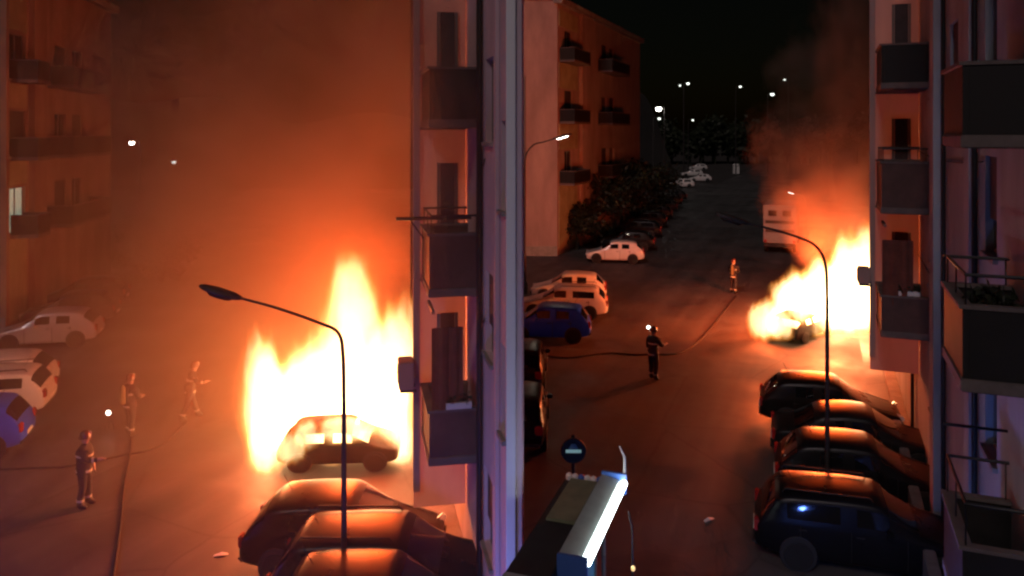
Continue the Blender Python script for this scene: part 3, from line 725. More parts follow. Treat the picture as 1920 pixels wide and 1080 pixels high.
lamp_by_px('small lit street lamp just above the white box truck', 66, 1512, [(1512, 420), (1511, 380), (1507, 369), (1500, 366), (1490, 362)], (1493, 363), (1474, 358), lamp='lamp_white', r=.08)

def far_lamp(label, px, py, Y, size, m_, name='street_lamp', h=1):
    p = P(px, py, Y); r = thing(name, label, 'street lamp', (p.x, p.y, 0), 0, 'far street lamps')
    MB().tube([(.9 * h, .3, 0), (.9 * h, .3, p.z - .8), (.8 * h, .2, p.z + .1), (.1 * h, 0, p.z + .3)], [.11, .08, .06, .05], 6).build('pole', 'lamp_metal', r)
    hd = MB().lathe([(.02, .32), (size * 1.1, .24), (size * 1.2, .12), (size, .06)], (0, 0, p.z), 10).build('lamp_head', 'lamp_metal', r, smooth=40)
    MB().lathe([(size, .055), (size * .95, -.12), (size * .7, -size * .8), (size * .2, -size)], (0, 0, p.z), 12).build('lens', m_, hd, smooth=60)
far_lamp('brightest far lamp, seen over the pale hatchback row beside the larger fire', 247, 267, 95, .28, 'lamp_star')
far_lamp('faint far lamp right of the brightest one on the larger fire side', 326, 303, 130, .35, 'lamp_far')
far_lamp('brightest far lamp close beside the pinkish house', 1235, 203, 120, .40, 'lamp_star')
far_lamp('small pale lamp right under the brightest far lamp beside the pinkish house', 1236, 222, 126, .22, 'lamp_far', h=-1)
for x, y, s_, l in ((1275, 160, .2, 'leftmost of the small far lamps above the white cars'), (1290, 156, .32, 'second small far lamp above the white cars'),
                    (1388, 162, .26, 'small far lamp alone in the middle of the black sky'), (1448, 176, .42, 'pale far lamp at the left edge of the smoke'), (1471, 149, .22, 'highest small far lamp beside the smoke'),
                    (1299, 225, .2, 'lowest dim far lamp above the white cars')):
    far_lamp(l, x, y, 170, s_, 'lamp_far', h=random.choice((1, -1)))

# ------------------------------------------------------------------ trees
def tree(label, base, h, rad, n=1700, z0=.25, group=None, squash=1.0, seed=1):
    rnd = random.Random(seed); r = thing('leafy_tree', label, 'tree', base, 0, group)
    mb = MB(); top = h * .62
    mb.tube([(0, 0, 0), (.06, .03, h * .22), (-.05, .06, h * .45), (.05, 0, top)], [h * .035, h * .027, h * .018, h * .007], 8)
    cl = []
    for k in range(7):
        a = k * 2.4 + rnd.random(); zz = h * rnd.uniform(.22, .5); e = Vector((math.cos(a) * rad * rnd.uniform(.5, .8), math.sin(a) * rad * rnd.uniform(.5, .8), h * rnd.uniform(.45, .85)))
        mb.tube([(0, 0, zz), (e.x * .5, e.y * .5, (zz + e.z) * .52), e], [h * .013, h * .009, h * .004], 5); cl.append((e, rad * rnd.uniform(.38, .6)))
    mb.build('trunk', 'bark', r, smooth=60)
    for k in range(9):
        a = rnd.uniform(0, 6.28); q = rnd.uniform(0, .75) * rad
        cl.append((Vector((math.cos(a) * q, math.sin(a) * q, h * rnd.uniform(z0 + .1, .9))), rad * rnd.uniform(.3, .55)))
    lf = MB()
    for k in range(n):
        c, cr_ = rnd.choice(cl)
        dv = Vector((rnd.gauss(0, 1), rnd.gauss(0, 1), rnd.gauss(0, 1))).normalized() * cr_ * rnd.uniform(.35, 1.0)
        p = c + Vector((dv.x, dv.y, dv.z * .8 * squash))
        if p.z < h * z0 * .5: continue
        s_ = rnd.uniform(.12, .26) * (h / 6) ** .4
        u = Vector((rnd.uniform(-1, 1), rnd.uniform(-1, 1), rnd.uniform(-.7, .7))).normalized() * s_; w_ = u.cross(Vector((rnd.uniform(-1, 1), rnd.uniform(-1, 1), rnd.uniform(-1, 1)))).normalized() * s_ * .55
        lf.add([p - u, p + w_ - u * .1, p + u, p - w_ - u * .1], [(0, 1, 2, 3)])
    lf.build('crown', 'leaf', r)
Tg = 'dark trees along the pinkish house'
for i, (x, y, Y, h, rad, l) in enumerate(((1082, 0, 60.5, 3.6, 2.1, 'low dark bush at the foot of the pinkish house'), (1118, 0, 64.5, 5.4, 2.6, 'first dark tree behind the white hatchback'), (1158, 0, 70, 6.2, 3.0, 'second dark tree behind the receding car row'),
                                  (1196, 0, 78, 6.6, 3.4, 'third dark tree behind the receding car row'), (1226, 0, 90, 6.4, 3.6, 'last dark tree at the far end of the car row'))):
    p = P(x, 0, Y); tree(l, (p.x, p.y, 0), h, rad, 2200, .1, Tg, seed=20 + i)
p = G(40, 560); tree('dark shrub behind the pale hatchback at the reddish house', (p.x + .8, p.y - 2.4, 0), 2.6, 1.5, 1500, .05, None, seed=40)
p = G(150, 548); tree('dark tree at the far corner of the reddish house', (p.x + 3.2, p.y + 3, 0), 4.2, 2.4, 2000, .1, None, seed=41)

# ------------------------------------------------------------------ firefighters
def firefighter(label, base, height, facing, arms, stride=.12, lean=0.0, tank=False, torch=False):
    s = height / 1.8; root = thing('person', label, 'person', base, facing, 'firefighters')
    J = {}
    E = []
    def j(n_, x, y, z, r): J[n_] = (Vector((x + lean * max(0, z - .9), y, z)), r); return n_
    # local +x is forward, y left
    j('pelvis', 0, 0, .98, .155); j('waist', .0, 0, 1.12, .155); j('chest', .01, 0, 1.32, .175); j('upper', 0, 0, 1.45, .13); j('neck', .01, 0, 1.54, .062); j('jaw', .03, 0, 1.62, .078); j('head', .025, 0, 1.71, .098); j('crown', .02, 0, 1.78, .075)
    E += [('pelvis', 'waist'), ('waist', 'chest'), ('chest', 'upper'), ('upper', 'neck'), ('neck', 'jaw'), ('jaw', 'head'), ('head', 'crown')]
    for sd_, sg in (('l', 1), ('r', -1)):
        st_ = stride * sg
        j('hip' + sd_, 0, .10 * sg, .90, .115); j('knee' + sd_, .03 + st_ * .5, .12 * sg, .50, .082); j('shin' + sd_, st_ * .8, .125 * sg, .28, .075); j('ankle' + sd_, st_, .13 * sg, .09, .062); j('toe' + sd_, st_ + .17, .145 * sg, .045, .045); j('heel' + sd_, st_ - .05, .13 * sg, .05, .045)
        E += [('pelvis', 'hip' + sd_), ('hip' + sd_, 'knee' + sd_), ('knee' + sd_, 'shin' + sd_), ('shin' + sd_, 'ankle' + sd_), ('ankle' + sd_, 'toe' + sd_), ('ankle' + sd_, 'heel' + sd_)]
        el, ha = arms[sd_]
        j('sho' + sd_, 0, .20 * sg, 1.44, .085); j('elb' + sd_, el[0], el[1] * sg, el[2], .062); j('wri' + sd_, ha[0], ha[1] * sg, ha[2], .045)
        dr = (Vector((ha[0], ha[1] * sg, ha[2])) - Vector((el[0], el[1] * sg, el[2]))).normalized(); W_ = Vector((ha[0], ha[1] * sg, ha[2]))
        pm = W_ + dr * .07; j('palm' + sd_, *pm, .036)
        E += [('upper', 'sho' + sd_), ('sho' + sd_, 'elb' + sd_), ('elb' + sd_, 'wri' + sd_), ('wri' + sd_, 'palm' + sd_)]
        side = dr.cross(Vector((0, 0, 1))).normalized(); dn = Vector((0, 0, -1))
        for q in range(4):
            o_ = (q - 1.5) * .022; ln = (.07, .085, .08, .06)[q]
            k1 = pm + dr * .045 + side * o_; k2 = k1 + dr * ln * .5 + dn * .012; k3 = k2 + dr * ln * .35 + dn * .03
            j(f'f{q}a{sd_}', *k1, .010); j(f'f{q}b{sd_}', *k2, .0095); j(f'f{q}c{sd_}', *k3, .008)
            E += [('palm' + sd_, f'f{q}a{sd_}'), (f'f{q}a{sd_}', f'f{q}b{sd_}'), (f'f{q}b{sd_}', f'f{q}c{sd_}')]
        t1 = W_ + dr * .04 - side * sg * -.04; t2 = t1 + dr * .04 + side * sg * .02
        j('t1' + sd_, *t1, .012); j('t2' + sd_, *t2, .010); E += [('wri' + sd_, 't1' + sd_), ('t1' + sd_, 't2' + sd_)]
    names = list(J); ix = {n_: i for i, n_ in enumerate(names)}
    me = bpy.data.meshes.new('body'); me.from_pydata([J[n_][0] * s for n_ in names], [(ix[a], ix[b]) for a, b in E], [])
    tmp = bpy.data.objects.new('tmp_body', me); COL.objects.link(tmp)
    mod = tmp.modifiers.new('skin', 'SKIN'); mod.use_smooth_shade = True
    for i, n_ in enumerate(names):
        sv = me.skin_vertices[0].data[i]; r_ = J[n_][1] * s * (1.0 if n_[0] in 'ft' and n_[1:2].isdigit() else 1.12)
        sv.radius = (r_, r_) if n_ not in ('pelvis', 'waist', 'chest', 'upper') else (r_ * 1.12, r_ * .8)
        sv.use_root = n_ == 'pelvis'
    sb_ = tmp.modifiers.new('sub', 'SUBSURF'); sb_.levels = 2; sb_.render_levels = 2
    dg = bpy.context.evaluated_depsgraph_get(); dg.update()
    bm_ = bpy.data.meshes.new_from_object(tmp.evaluated_get(dg)); bm_.name = 'body'
    bpy.data.objects.remove(tmp)
    bm_.materials.clear()
    for m_ in ('uniform', 'skin', 'boot'): bm_.materials.append(M[m_])
    hands = [J['palml'][0] * s, J['palmr'][0] * s]
    for p_ in bm_.polygons:
        p_.use_smooth = True; c = p_.center
        if c.z > 1.56 * s or min((c - h_).length for h_ in hands) < .10 * s: p_.material_index = 1
        elif c.z < .20 * s: p_.material_index = 2
    obj('body', bm_, None, root)
    hx = J['head'][0] * s
    # helmet with brim and visor, face features
    he = MB().lathe([(.150, -.03), (.155, -.015), (.128, -.01), (.125, .05), (.10, .11), (.05, .145), (.005, .152)], (hx.x - .005, hx.y, hx.z + .01), 16).build('helmet', 'helmet', root, smooth=45)
    MB().box((hx.x + .02, -.012, hx.z + .02), (hx.x + .135, .012, hx.z + .13)).build('crest', 'reflective', he, bevel=.006)
    MB().tube([(hx.x + .098, 0, hx.z - .02), (hx.x + .122, 0, hx.z - .055), (hx.x + .10, 0, hx.z - .065)], [.012, .016, .012], 6).build('nose', 'skin', root, smooth=60)
    for sg in (1, -1):
        MB().lathe([(.002, -.012), (.012, -.006), (.012, .006), (.002, .012)], (hx.x + .096, .035 * sg, hx.z - .025), 8).build('eye', 'pane', root, smooth=60)
        MB().lathe([(.004, -.03), (.018, -.01), (.018, .015), (.004, .03)], (hx.x - .005, .10 * sg * s, hx.z - .04), 8).build('ear', 'skin', root, smooth=60)
    MB().box((hx.x + .088, -.028, hx.z - .095), (hx.x + .105, .028, hx.z - .085)).build('mouth', 'helmet', root, bevel=.003)
    if torch:       # lit torch clipped to the side of the helmet
        tb = MB().tube([(hx.x - .06, .15, hx.z + .05), (hx.x + .10, .16, hx.z + .05)], .035, 10).build('helmet_torch', 'boot', he, smooth=40)
        MB().lathe([(.004, -.06), (.055, -.035), (.06, .02), (.03, .055)], (hx.x - .03, .215, hx.z + .075), 12).build('torch_glass', 'lamp_white', he, smooth=60)
    # jacket skirt and reflective bands
    pv = J['pelvis'][0] * s
    MB().lathe([(.165 * s, -.16 * s), (.178 * s, -.15 * s), (.178 * s, .14 * s), (.17 * s, .15 * s)], (pv.x, 0, pv.z), 18).build('jacket_hem', 'uniform', root, smooth=50)
    MB().lathe([(.170 * s, -.11 * s), (.185 * s, -.105 * s), (.185 * s, -.045 * s), (.170 * s, -.04 * s)], (pv.x, 0, pv.z), 18).build('reflective_band', 'reflective', root, smooth=50)
    def band(a, b, t, r_, wd=.05):
        a_, b_ = J[a][0] * s, J[b][0] * s; d_ = (b_ - a_).normalized(); c = a_.lerp(b_, t)
        MB().tube([c - d_ * wd / 2, c - d_ * wd / 2 * .9, c + d_ * wd / 2 * .9, c + d_ * wd / 2], [r_ * .9, r_, r_, r_ * .9], 12).build('reflective_band', 'reflective', root, smooth=50)
    for sd_ in 'lr': band('shin' + sd_, 'ankle' + sd_, .35, .090 * s); band('elb' + sd_, 'wri' + sd_, .5, .068 * s)
    ch = J['chest'][0] * s
    MB().lathe([(.19 * s, -.025), (.20 * s, -.02), (.20 * s, .02), (.19 * s, .025)], (ch.x, 0, ch.z - .04), 18).build('reflective_band', 'reflective', root, smooth=50)
    if tank:
        b_ = MB().lathe([(.02, -.27), (.08, -.24), (.085, 0), (.08, .22), (.03, .27), (.02, .31)], (ch.x - .26 * s, 0, ch.z - .04), 14).build('air_tank', 'tank_yellow', root, smooth=50)
        MB().box((ch.x - .20 * s, -.12, ch.z - .25), (ch.x - .15 * s, .12, ch.z + .2)).build('harness', 'boot', b_, bevel=.01)
    return root
relaxed = ((.02, .27, 1.16), (.10, .28, .93)); reach = ((.16, .24, 1.20), (.40, .20, 1.22)); hold = ((.10, .26, 1.17), (.34, .10, 1.12))
def ff(label, px, py, hh, face, arms, **kw):
    p = G(px, py); p.z = .006; return firefighter(label, p, hh, R(face), arms, **kw)
ff('nearest firefighter of the larger fire, standing with one arm stretched towards it', 158, 951, 1.74, 8, {'l': relaxed, 'r': reach}, stride=.05)
ff('firefighter in the middle of the larger fire crew, seen beside the white lamp', 244, 816, 1.72, 62, {'l': hold, 'r': hold}, stride=.06, tank=True)
ff('striding firefighter closest to the larger fire', 356, 786, 1.70, 28, {'l': hold, 'r': reach}, stride=.26, lean=.16)
ff('firefighter standing alone in the road with a lit helmet torch, facing the smaller fire', 1225, 712, 1.84, 40, {'l': relaxed, 'r': reach}, stride=.04, torch=True)
ff('farther firefighter near the smoke, legs apart, only bands shining', 1375, 550, 1.84, 60, {'l': hold, 'r': hold}, stride=.12, tank=True)

# ------------------------------------------------------------------ hoses, lamp and litter on the road
def hose(label, pts, r=.028, name='fire_hose'):
    o = MB().tube(smooth_path([(p.x, p.y, r + .006) for p in pts], 10), r, 7).build(name, 'hose', smooth=70); return tag(o, label, 'hose', 'fire hoses')
hose('fire hose running from the middle firefighter down to the bottom edge', [G(247, 822), G(243, 860), G(232, 920), G(226, 990), G(212, 1090)])
hose('fire hose lying across the road behind the nearest firefighter', [G(-30, 884), G(60, 880), G(130, 876), G(220, 858), G(300, 838), G(352, 790)])
hose('fire hose lying across the road towards the lone firefighter', [G(1010, 668), G(1070, 672), G(1140, 664), G(1215, 666), G(1300, 650), G(1380, 556)], .03)
def work_lamp(label, base, z=0.006):
    r = thing('work_lamp', label, 'lamp', (base.x, base.y, z), 0)
    for a in (0, 2.1, 4.2): MB().tube([(0, 0, .42), (.16 * math.cos(a), .16 * math.sin(a), 0)], .01, 5).build('leg', 'iron', r)
    hd = MB().box((-.10, -.05, .43), (.10, .06, .61)).build('lamp_head', 'iron', r, bevel=.02)
    MB().lathe([(.06, -.07), (.075, -.06), (.075, -.052)], (0, 0, .52), 16, 'y').build('lens', 'lamp_white', hd, smooth=40)
work_lamp('small white work lamp on the road beside the firefighters', G(205, 806))
def litter(label, base, rz):
    o = MB().add([(-.22, -.05, 0), (.0, -.09, .05), (.22, -.03, .01), (.2, .08, .02), (.02, .1, .07), (-.2, .07, .01), (0, 0, .0)],
                 [(0, 1, 4, 5), (1, 2, 3, 4), (0, 5, 6), (5, 4, 6), (4, 3, 6), (3, 2, 6), (2, 1, 6), (1, 0, 6)]).build('paper_scrap', 'white_plastic')
    o.location = (base.x, base.y, .008); o.rotation_euler = (0, 0, rz); o.scale = (.7, .6, .6); return tag(o, label, 'litter')
litter('crumpled pale scrap on the road below the larger fire', G(414, 1042), .2)
litter('crumpled pale scrap on the road left of the black cars', G(1330, 976), .5)

# ------------------------------------------------------------------ white truck, bin and round sign
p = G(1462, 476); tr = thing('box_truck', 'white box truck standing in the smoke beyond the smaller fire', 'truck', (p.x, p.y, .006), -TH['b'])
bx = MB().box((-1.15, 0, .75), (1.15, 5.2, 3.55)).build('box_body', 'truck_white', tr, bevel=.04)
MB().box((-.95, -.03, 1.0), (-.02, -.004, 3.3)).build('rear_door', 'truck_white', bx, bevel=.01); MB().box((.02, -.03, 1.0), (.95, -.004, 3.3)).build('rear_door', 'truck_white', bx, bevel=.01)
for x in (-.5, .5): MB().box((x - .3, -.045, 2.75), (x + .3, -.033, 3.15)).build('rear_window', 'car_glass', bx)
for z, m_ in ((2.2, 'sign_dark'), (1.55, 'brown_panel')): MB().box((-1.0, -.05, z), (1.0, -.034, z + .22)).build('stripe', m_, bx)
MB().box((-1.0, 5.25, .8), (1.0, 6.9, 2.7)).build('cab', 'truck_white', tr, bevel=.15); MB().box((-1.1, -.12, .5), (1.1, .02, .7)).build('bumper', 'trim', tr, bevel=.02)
for x in (-1.0, 1.0):
    for y in (1.0, 5.9): MB().lathe([(.2, -.14), (.42, -.14), (.46, -.08), (.46, .08), (.42, .14), (.2, .14)], (x, y, .46), 16, 'x').build('wheel', 'tyre', tr, smooth=40)
    MB().box((x - .1, -.1, .8), (x + .1, -.01, 1.0)).build('tail_light', 'tail_light', tr, bevel=.02)
p = G(1380, 327); r = thing('recycling_bin', 'pale upright bin on the far road edge', 'bin', (p.x, p.y, .006))
MB().prism([(-.6, -.5), (.6, -.5), (.6, .5), (-.6, .5)], .1, 1.9).build('container', 'white_plastic', r, bevel=.08); MB().lathe([(.72, 0), (.72, .1), (.5, .35), (.1, .45)], (0, 0, 1.905), 14).build('lid', 'white_plastic', r, smooth=50)
Ys = 16.1; p = P(1075, 845, Ys); r = thing('road_sign', 'dark round sign with a pale glowing bar above the kiosk roof', 'sign', (p.x, p.y, 0))
MB().tube([(0, .05, 0), (0, .05, p.z + .3)], .035, 8).build('pole', 'iron', r)
MB().lathe([(.05, -.03), (.24, -.03), (.255, -.015), (.255, .015), (.24, .02)], (0, 0, p.z), 24, 'y').build('disc', 'sign_dark', r, smooth=30)
MB().box((-.155, -.045, p.z - .03), (.155, -.034, p.z + .035)).build('bar', 'sign_pale', r, bevel=.003)
MB().add([(-.10, -.045, p.z + .042), (.10, -.045, p.z + .042), (.045, -.045, p.z + .15), (-.045, -.045, p.z + .15), (-.10, -.033, p.z + .042), (.10, -.033, p.z + .042), (.045, -.033, p.z + .15), (-.045, -.033, p.z + .15)],
         [(0, 1, 2, 3), (7, 6, 5, 4), (0, 4, 5, 1), (1, 5, 6, 2), (2, 6, 7, 3), (3, 7, 4, 0)]).build('symbol', 'poster_teal', r)

# ------------------------------------------------------------------ kiosk with lit fascia at the fork
kr = thing('kiosk', 'dark-roofed kiosk with glowing white strip light at the street fork', 'kiosk', (1.01, 10.82, 0), -R(19))
MB().box((-.90, -1.6, 0), (-.30, 2.45, 2.85)).build('body', 'roof_dark', kr, bevel=.02)
rf = MB().box((-.98, -.55, 2.86), (-.36, 2.5, 2.98)).build('roof', 'roof_dark', kr, bevel=.015)
MB().box((-.98, -1.9, 2.86), (-.36, -.56, 3.0)).build('roof_slab', 'fascia_grey', kr, bevel=.015)
MB().box((-.86, .95, 2.99), (-.40, 2.42, 3.04)).build('roof_panel', 'roof_olive', rf, bevel=.01)
fa = MB().add([(-.35, -.15, 2.86), (-.02, -.15, 2.95), (-.02, 2.5, 2.95), (-.35, 2.5, 2.86), (-.35, -.15, 3.14), (-.05, -.15, 3.08), (-.05, 2.5, 3.08), (-.35, 2.5, 3.14)],
     [(0, 3, 2, 1), (4, 5, 6, 7), (0, 1, 5, 4), (1, 2, 6, 5), (2, 3, 7, 6), (3, 0, 4, 7)]).build('fascia', 'fascia_grey', kr)
MB().box((-.36, -.22, 2.84), (.06, -.155, 3.16)).build('fascia_end', 'fascia_blue', kr, bevel=.01); MB().box((-.36, 2.505, 2.84), (.06, 2.57, 3.18)).build('fascia_end', 'fascia_blue', kr, bevel=.01)
for a, b in ((-.1, 1.17), (1.20, 2.46)): MB().tube([(.03, a, 3.05), (.03, b, 3.05)], .055, 10).build('strip_light', 'tube_light', kr, smooth=60)
for i, y in enumerate((-.9, -.25, .4, 1.05, 1.7)):
    g_ = MB().box((-.295, y, .5), (-.28, y + .6, 2.6)).build('pane', ['poster_teal', 'poster_red', 'pane', 'poster_teal', 'pane'][i], kr)
    MB().box((-.295, y + .605, .3), (-.25, y + .645, 2.75)).build('mullion', 'frame', kr)
for i in range(6):
    MB().lathe([(.05, 0), (.06, .02), (.055, .08), (.02, .11)], (-.90 + .105 * i, 2.46, 2.99), 8).build('ridge_knob', ['white_plastic', 'white_plastic', 'fascia_blue'][i % 3], rf, smooth=40)
MB().tube([(.02, 2.56, 3.16), (.0, 2.66, 3.4), (-.1, 2.72, 3.55)], [.03, .022, .012], 7).build('finial', 'white_plastic', kr, smooth=60)
p = P(1186, 1062, 12.2); r = thing('bollard_lamp', 'thin post with small yellow light beside the kiosk', 'lamp', (p.x, p.y, 0))
MB().tube([(0, 0, 0), (0, 0, p.z), (.0, .05, p.z + .55), (-.05, .1, p.z + .8)], [.022, .018, .014, .01], 8).build('post', 'lamp_metal', r, smooth=60)
MB().lathe([(.01, -.04), (.03, -.02), (.03, .02), (.01, .04)], (.0, -.06, p.z), 10).build('lamp', 'amber', r, smooth=60)

# ------------------------------------------------------------------ flames and smoke (real volumes)
def vnodes(name):
    m = bpy.data.materials.new(name); m.use_nodes = True; n = m.node_tree
    n.nodes.remove(n.nodes['Principled BSDF']); out = n.nodes['Material Output']; return m, n, out
def mth(n, op, a, b=None, c=None, clamp=False):
    x = n.nodes.new('ShaderNodeMath'); x.operation = op; x.use_clamp = clamp
    for i, q in enumerate((a, b, c)):
        if q is None: continue
        if isinstance(q, (int, float)): x.inputs[i].default_value = q
        else: n.links.new(q, x.inputs[i])
    return x.outputs[0]
def lobe_field(n, scale, disp, taper, detail=3.0, zs=.6):
    "1 in the core of a unit lobe, 0 at its ragged rim"
    tc = n.nodes.new('ShaderNodeTexCoord'); oi = n.nodes.new('ShaderNodeObjectInfo')
    nz = n.nodes.new('ShaderNodeTexNoise'); nz.noise_dimensions = '4D'; nz.inputs['Scale'].default_value = scale; nz.inputs['Detail'].default_value = detail; nz.inputs['Roughness'].default_value = .58
    mp = n.nodes.new('ShaderNodeMapping'); mp.inputs['Scale'].default_value = (1, 1, zs); n.links.new(tc.outputs['Object'], mp.inputs[0])
    n.links.new(mp.outputs[0], nz.inputs['Vector']); n.links.new(mth(n, 'MULTIPLY', oi.outputs['Random'], 40), nz.inputs['W'])
    sb_ = n.nodes.new('ShaderNodeVectorMath'); sb_.operation = 'SUBTRACT'; n.links.new(nz.outputs['Color'], sb_.inputs[0]); sb_.inputs[1].default_value = (.5, .5, .5)
    sc_ = n.nodes.new('ShaderNodeVectorMath'); sc_.operation = 'SCALE'; n.links.new(sb_.outputs[0], sc_.inputs[0]); sc_.inputs['Scale'].default_value = disp
    ad = n.nodes.new('ShaderNodeVectorMath'); ad.operation = 'ADD'; n.links.new(tc.outputs['Object'], ad.inputs[0]); n.links.new(sc_.outputs[0], ad.inputs[1])
    sp = n.nodes.new('ShaderNodeSeparateXYZ'); n.links.new(ad.outputs[0], sp.inputs[0])
    wd = mth(n, 'MULTIPLY_ADD', sp.outputs[2], -taper, .80)
    rr = mth(n, 'ADD', mth(n, 'MULTIPLY', sp.outputs[0], sp.outputs[0]), mth(n, 'MULTIPLY', sp.outputs[1], sp.outputs[1]))
    rr = mth(n, 'DIVIDE', rr, mth(n, 'MULTIPLY', wd, wd))
    rr = mth(n, 'ADD', rr, mth(n, 'MULTIPLY', mth(n, 'MULTIPLY', sp.outputs[2], sp.outputs[2]), 1.15))
    return mth(n, 'SUBTRACT', 1.0, mth(n, 'SQRT', rr), clamp=True), nz
fm, n, out = vnodes('flame')
fld, _ = lobe_field(n, 2.4, 1.1, .30, 4.0, .42)
fld = mth(n, 'SMOOTH_MIN', mth(n, 'MULTIPLY', fld, 1.5), .6, .1)
em = n.nodes.new('ShaderNodeEmission'); cr = n.nodes.new('ShaderNodeValToRGB'); e = cr.color_ramp.elements
e[0].position = .03; e[0].color = (1.0, .15, .008, 1); e[1].position = .50; e[1].color = (1.0, .66, .30, 1); q_ = e.new(.26); q_.color = (1.0, .40, .07, 1)
n.links.new(fld, cr.inputs[0]); n.links.new(cr.outputs[0], em.inputs[0])
n.links.new(mth(n, 'MULTIPLY', mth(n, 'POWER', fld, 1.25), 6.0), em.inputs[1]); n.links.new(em.outputs[0], out.inputs['Volume'])
M['flame'] = fm; fm.cycles.volume_step_rate = .5
sm, n, out = vnodes('smoke')
fld, nz = lobe_field(n, 1.9, 1.25, .1, 4.0, .9)
ct = n.nodes.new('ShaderNodeMapRange'); ct.inputs['From Min'].default_value = .36; ct.inputs['From Max'].default_value = .62; n.links.new(nz.outputs[0], ct.inputs[0])
pv = n.nodes.new('ShaderNodeVolumePrincipled'); pv.inputs['Color'].default_value = (.52, .43, .38, 1); pv.inputs['Anisotropy'].default_value = .2
n.links.new(mth(n, 'MULTIPLY', mth(n, 'MULTIPLY', fld, mth(n, 'MULTIPLY_ADD', ct.outputs[0], .9, .1)), .85), pv.inputs['Density']); n.links.new(pv.outputs[0], out.inputs['Volume'])
M['smoke'] = sm
def sphere_mesh():
    me = bpy.data.meshes.new('lobe'); bm = bmesh.new(); bmesh.ops.create_icosphere(bm, subdivisions=3, radius=1.0); bm.to_mesh(me); bm.free(); return me
flame_me, smoke_me = sphere_mesh(), sphere_mesh(); flame_me.materials.append(M['flame']); smoke_me.materials.append(M['smoke'])
def lobes(name, label, cat, part, me, items, kind=None):
    c = P(items[0][0], items[0][1], items[0][2]); root = thing(name, label, cat, (c.x, c.y, 0))
    if kind: root['kind'] = kind
    for x, y, Y, hw, hh, *dd in items:
        o = bpy.data.objects.new(part, me); link(o, root); q = P(x, y, Y); k = Y / F
        o.location = (q.x - c.x, q.y - c.y, q.z); o.scale = (hw * k, (dd[0] if dd else hw * .8) * k, hh * k); o.rotation_euler = (0, random.uniform(-.1, .1), random.uniform(0, 6))
    return root
lobes('fire', 'tall white-hot flames of the larger fire engulfing the burnt-out car', 'fire', 'flame', flame_me, [
    (660, 640, 23.4, 92, 205), (664, 560, 23.2, 66, 120), (640, 715, 23.8, 120, 165), (497, 735, 20.7, 66, 140), (488, 690, 21.0, 46, 95), (512, 760, 22.6, 84, 150), (585, 760, 23.6, 150, 135), (565, 735, 24.4, 110, 130),
    (716, 750, 23.0, 92, 150), (742, 780, 21.8, 60, 125), (740, 670, 24.4, 85, 160), (640, 800, 23.4, 170, 90), (500, 825, 20.8, 66, 75), (748, 830, 21.4, 46, 64), (620, 820, 21.8, 84, 50), (690, 832, 21.6, 50, 44), (545, 838, 20.6, 40, 40), (650, 800, 20.9, 90, 24), (575, 812, 20.8, 44, 34)])
lobes('fire', 'low slanting flames of the smaller fire licking towards the grey house', 'fire', 'flame', flame_me, [
    (1602, 535, 36.2, 88, 122), (1545, 552, 36.0, 86, 92), (1490, 568, 35.6, 76, 78), (1434, 598, 33.4, 42, 48), (1590, 572, 35.4, 92, 62), (1630, 492, 36.5, 56, 98), (1540, 578, 34.6, 70, 62), (1458, 604, 32.4, 40, 40), (1500, 566, 33.0, 46, 50), (1622, 552, 35.2, 52, 70)])
lobes('smoke', 'dark smoke billows boiling up above the larger fire', 'smoke', 'smoke_billow', smoke_me, [
    (600, 330, 26, 190, 130), (470, 210, 29, 200, 150), (690, 170, 28, 170, 150), (330, 380, 31, 190, 120), (560, 60, 30, 220, 130), (250, 120, 34, 210, 150), (820, 230, 13.6, 150, 240), (760, 90, 16.5, 170, 190)], 'stuff')
lobes('smoke', 'brown smoke plume rising above the smaller fire beside the grey house', 'smoke', 'smoke_billow', smoke_me, [
    (1560, 400, 37, 130, 130), (1590, 270, 38, 130, 170), (1470, 265, 42, 115, 110), (1600, 90, 39, 130, 190), (1500, 360, 40, 90, 110), (1530, 150, 42, 120, 130)], 'stuff')
# thick smoky air that fills the street with the larger fire
hm, n, out = vnodes('smoky_air')
tc = n.nodes.new('ShaderNodeTexCoord'); nz = n.nodes.new('ShaderNodeTexNoise'); nz.inputs['Scale'].default_value = .12; nz.inputs['Detail'].default_value = 5; nz.inputs['Roughness'].default_value = .6
n.links.new(tc.outputs['Object'], nz.inputs[0])
mr = n.nodes.new('ShaderNodeMapRange'); mr.inputs['From Min'].default_value = .42; mr.inputs['From Max'].default_value = .62; mr.inputs['To Min'].default_value = .05; mr.inputs['To Max'].default_value = 2.2
n.links.new(nz.outputs[0], mr.inputs[0])
ds = n.nodes.new('ShaderNodeVectorMath'); ds.operation = 'DISTANCE'; n.links.new(tc.outputs['Object'], ds.inputs[0]); ds.inputs[1].default_value = (-4.0, 25.5, 7.0)
ex = mth(n, 'EXPONENT', mth(n, 'MULTIPLY', ds.outputs['Value'], -1 / 7.5))
d2 = n.nodes.new('ShaderNodeVectorMath'); d2.operation = 'DISTANCE'; n.links.new(tc.outputs['Object'], d2.inputs[0]); d2.inputs[1].default_value = (-4.4, 23.8, 4.2)
ex2 = mth(n, 'MULTIPLY', mth(n, 'EXPONENT', mth(n, 'MULTIPLY', d2.outputs['Value'], -1 / 2.4)), .10)
dn = mth(n, 'MULTIPLY', mth(n, 'ADD', mth(n, 'MULTIPLY_ADD', ex, .066, .0048), ex2), mr.outputs[0])
pv = n.nodes.new('ShaderNodeVolumePrincipled'); pv.inputs['Color'].default_value = (.74, .52, .30, 1); pv.inputs['Anisotropy'].default_value = .1
n.links.new(dn, pv.inputs['Density']); n.links.new(pv.outputs[0], out.inputs['Volume']); M['smoky_air'] = hm
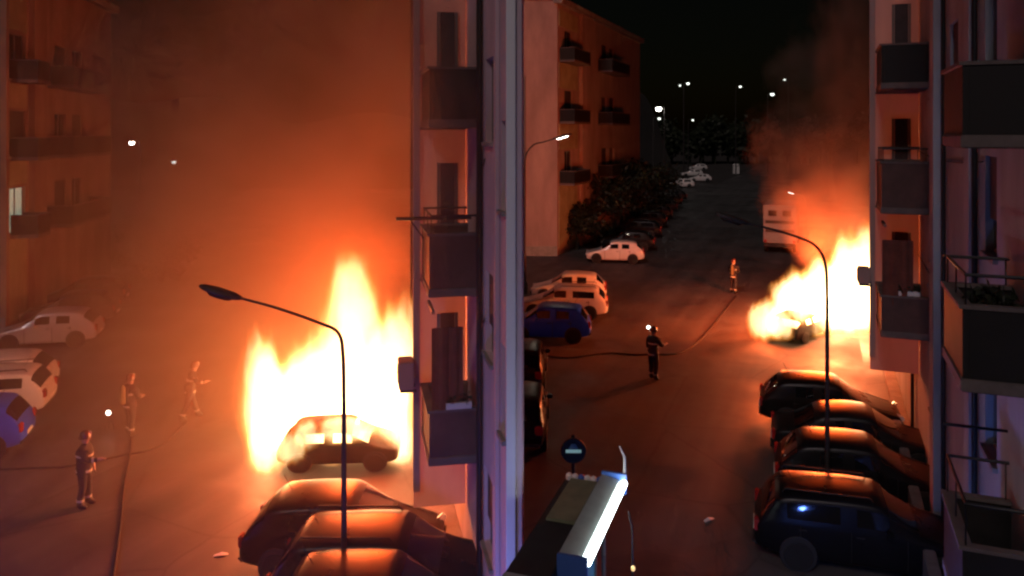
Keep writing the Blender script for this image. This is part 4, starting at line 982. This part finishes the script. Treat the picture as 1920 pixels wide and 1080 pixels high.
poly = [(-13, 10.5), (-.1, 10.5), (-.15, 14.0), (-1.9, 16.0), (-2.4, 19.0), (-9.0, 70), (-45, 70), (-36, 36)]
o = MB().prism(poly, -.3, 34).build('smoke_haze', 'smoky_air'); tag(o, 'orange-lit smoky air filling the street of the larger fire', 'smoke', kind='stuff')

# ------------------------------------------------------------------ far wood, and an added dark rise behind the larger fire
def far_wood(label, x0, x1, Y, h, n, seed):
    rnd = random.Random(seed); mb = MB(); k = Y / F
    crowns = []
    for i in range(int((x1 - x0) / 16)):
        x = ((x0 + (i + rnd.random()) * 16) - 960) * k; y = Y + rnd.uniform(-6, 6); hh = h * rnd.uniform(.65, 1.1)
        mb.tube([(x, y, 0), (x, y, hh * .6)], [.35, .12], 5); crowns.append((x, y, hh))
    for i in range(n):
        x, y, hh = rnd.choice(crowns); d = Vector((rnd.gauss(0, 1), rnd.gauss(0, 1), rnd.gauss(0, 1))).normalized() * rnd.uniform(.4, 1)
        p = Vector((x + d.x * hh * .34, y + d.y * hh * .34, hh * .58 + d.z * hh * .44)); u = Vector((rnd.uniform(-1, 1), rnd.uniform(-1, 1), rnd.uniform(-1, 1))).normalized() * rnd.uniform(.5, .9); w_ = u.orthogonal().normalized() * .45
        mb.add([p - u, p + w_, p + u, p - w_], [(0, 1, 2, 3)])
    return tag(mb.build('distant_wood', 'leaf'), label, 'trees', kind='stuff')
far_wood('black mass of trees beyond the far white cars', 1150, 1800, 230, 15, 16000, 5)
M['backdrop_dark'] = mat('backdrop_dark', (.012, .011, .009), .95, noise=.4, nscale=.1)  # for a dark rise added to hide the lit ground's edge against black sky
hv = []; nx, ny = 60, 14
for j in range(ny):
    for i in range(nx):
        x = -150 + i * 3.0; t = j / (ny - 1); z = (15 + 3 * math.sin(x * .05) + 1.6 * math.sin(x * .19 + 1)) * (math.sin(t * math.pi / 2) ** 1.5) - .3
        hv.append((x, 125 + t * 45, z))
o = MB().add(hv, [(j * nx + i, j * nx + i + 1, (j + 1) * nx + i + 1, (j + 1) * nx + i) for j in range(ny - 1) for i in range(nx - 1)]).build('dark_backdrop', 'backdrop_dark', smooth=60); tag(o, kind='structure')

# ------------------------------------------------------------------ pipes and cables on the right-hand houses
for f_, A_, Ys in ((fA, AA, (14.45, 14.5)), (fB, AB, (13.05, 16.6, 22.6))):
    for Y_ in sorted({round(q_, 1) for q_ in Ys}):
        MB().tube([f_.p(A_(Y_), .2, .07), f_.p(A_(Y_), 14.8, .07)], .045, 8).build('downpipe', 'iron', f_.root, smooth=60)
    a0, a1 = A_(Ys[0] - .4), A_(Ys[-1] + .2)
    for z in (5.55, 8.35): MB().tube(smooth_path([f_.p(a0, z, .03), f_.p((a0 * 2 + a1) / 3, z - .12, .03), f_.p((a0 + 2 * a1) / 3, z - .1, .03), f_.p(a1, z + .05, .03)], 5), .012, 5).build('cable', 'iron', f_.root)
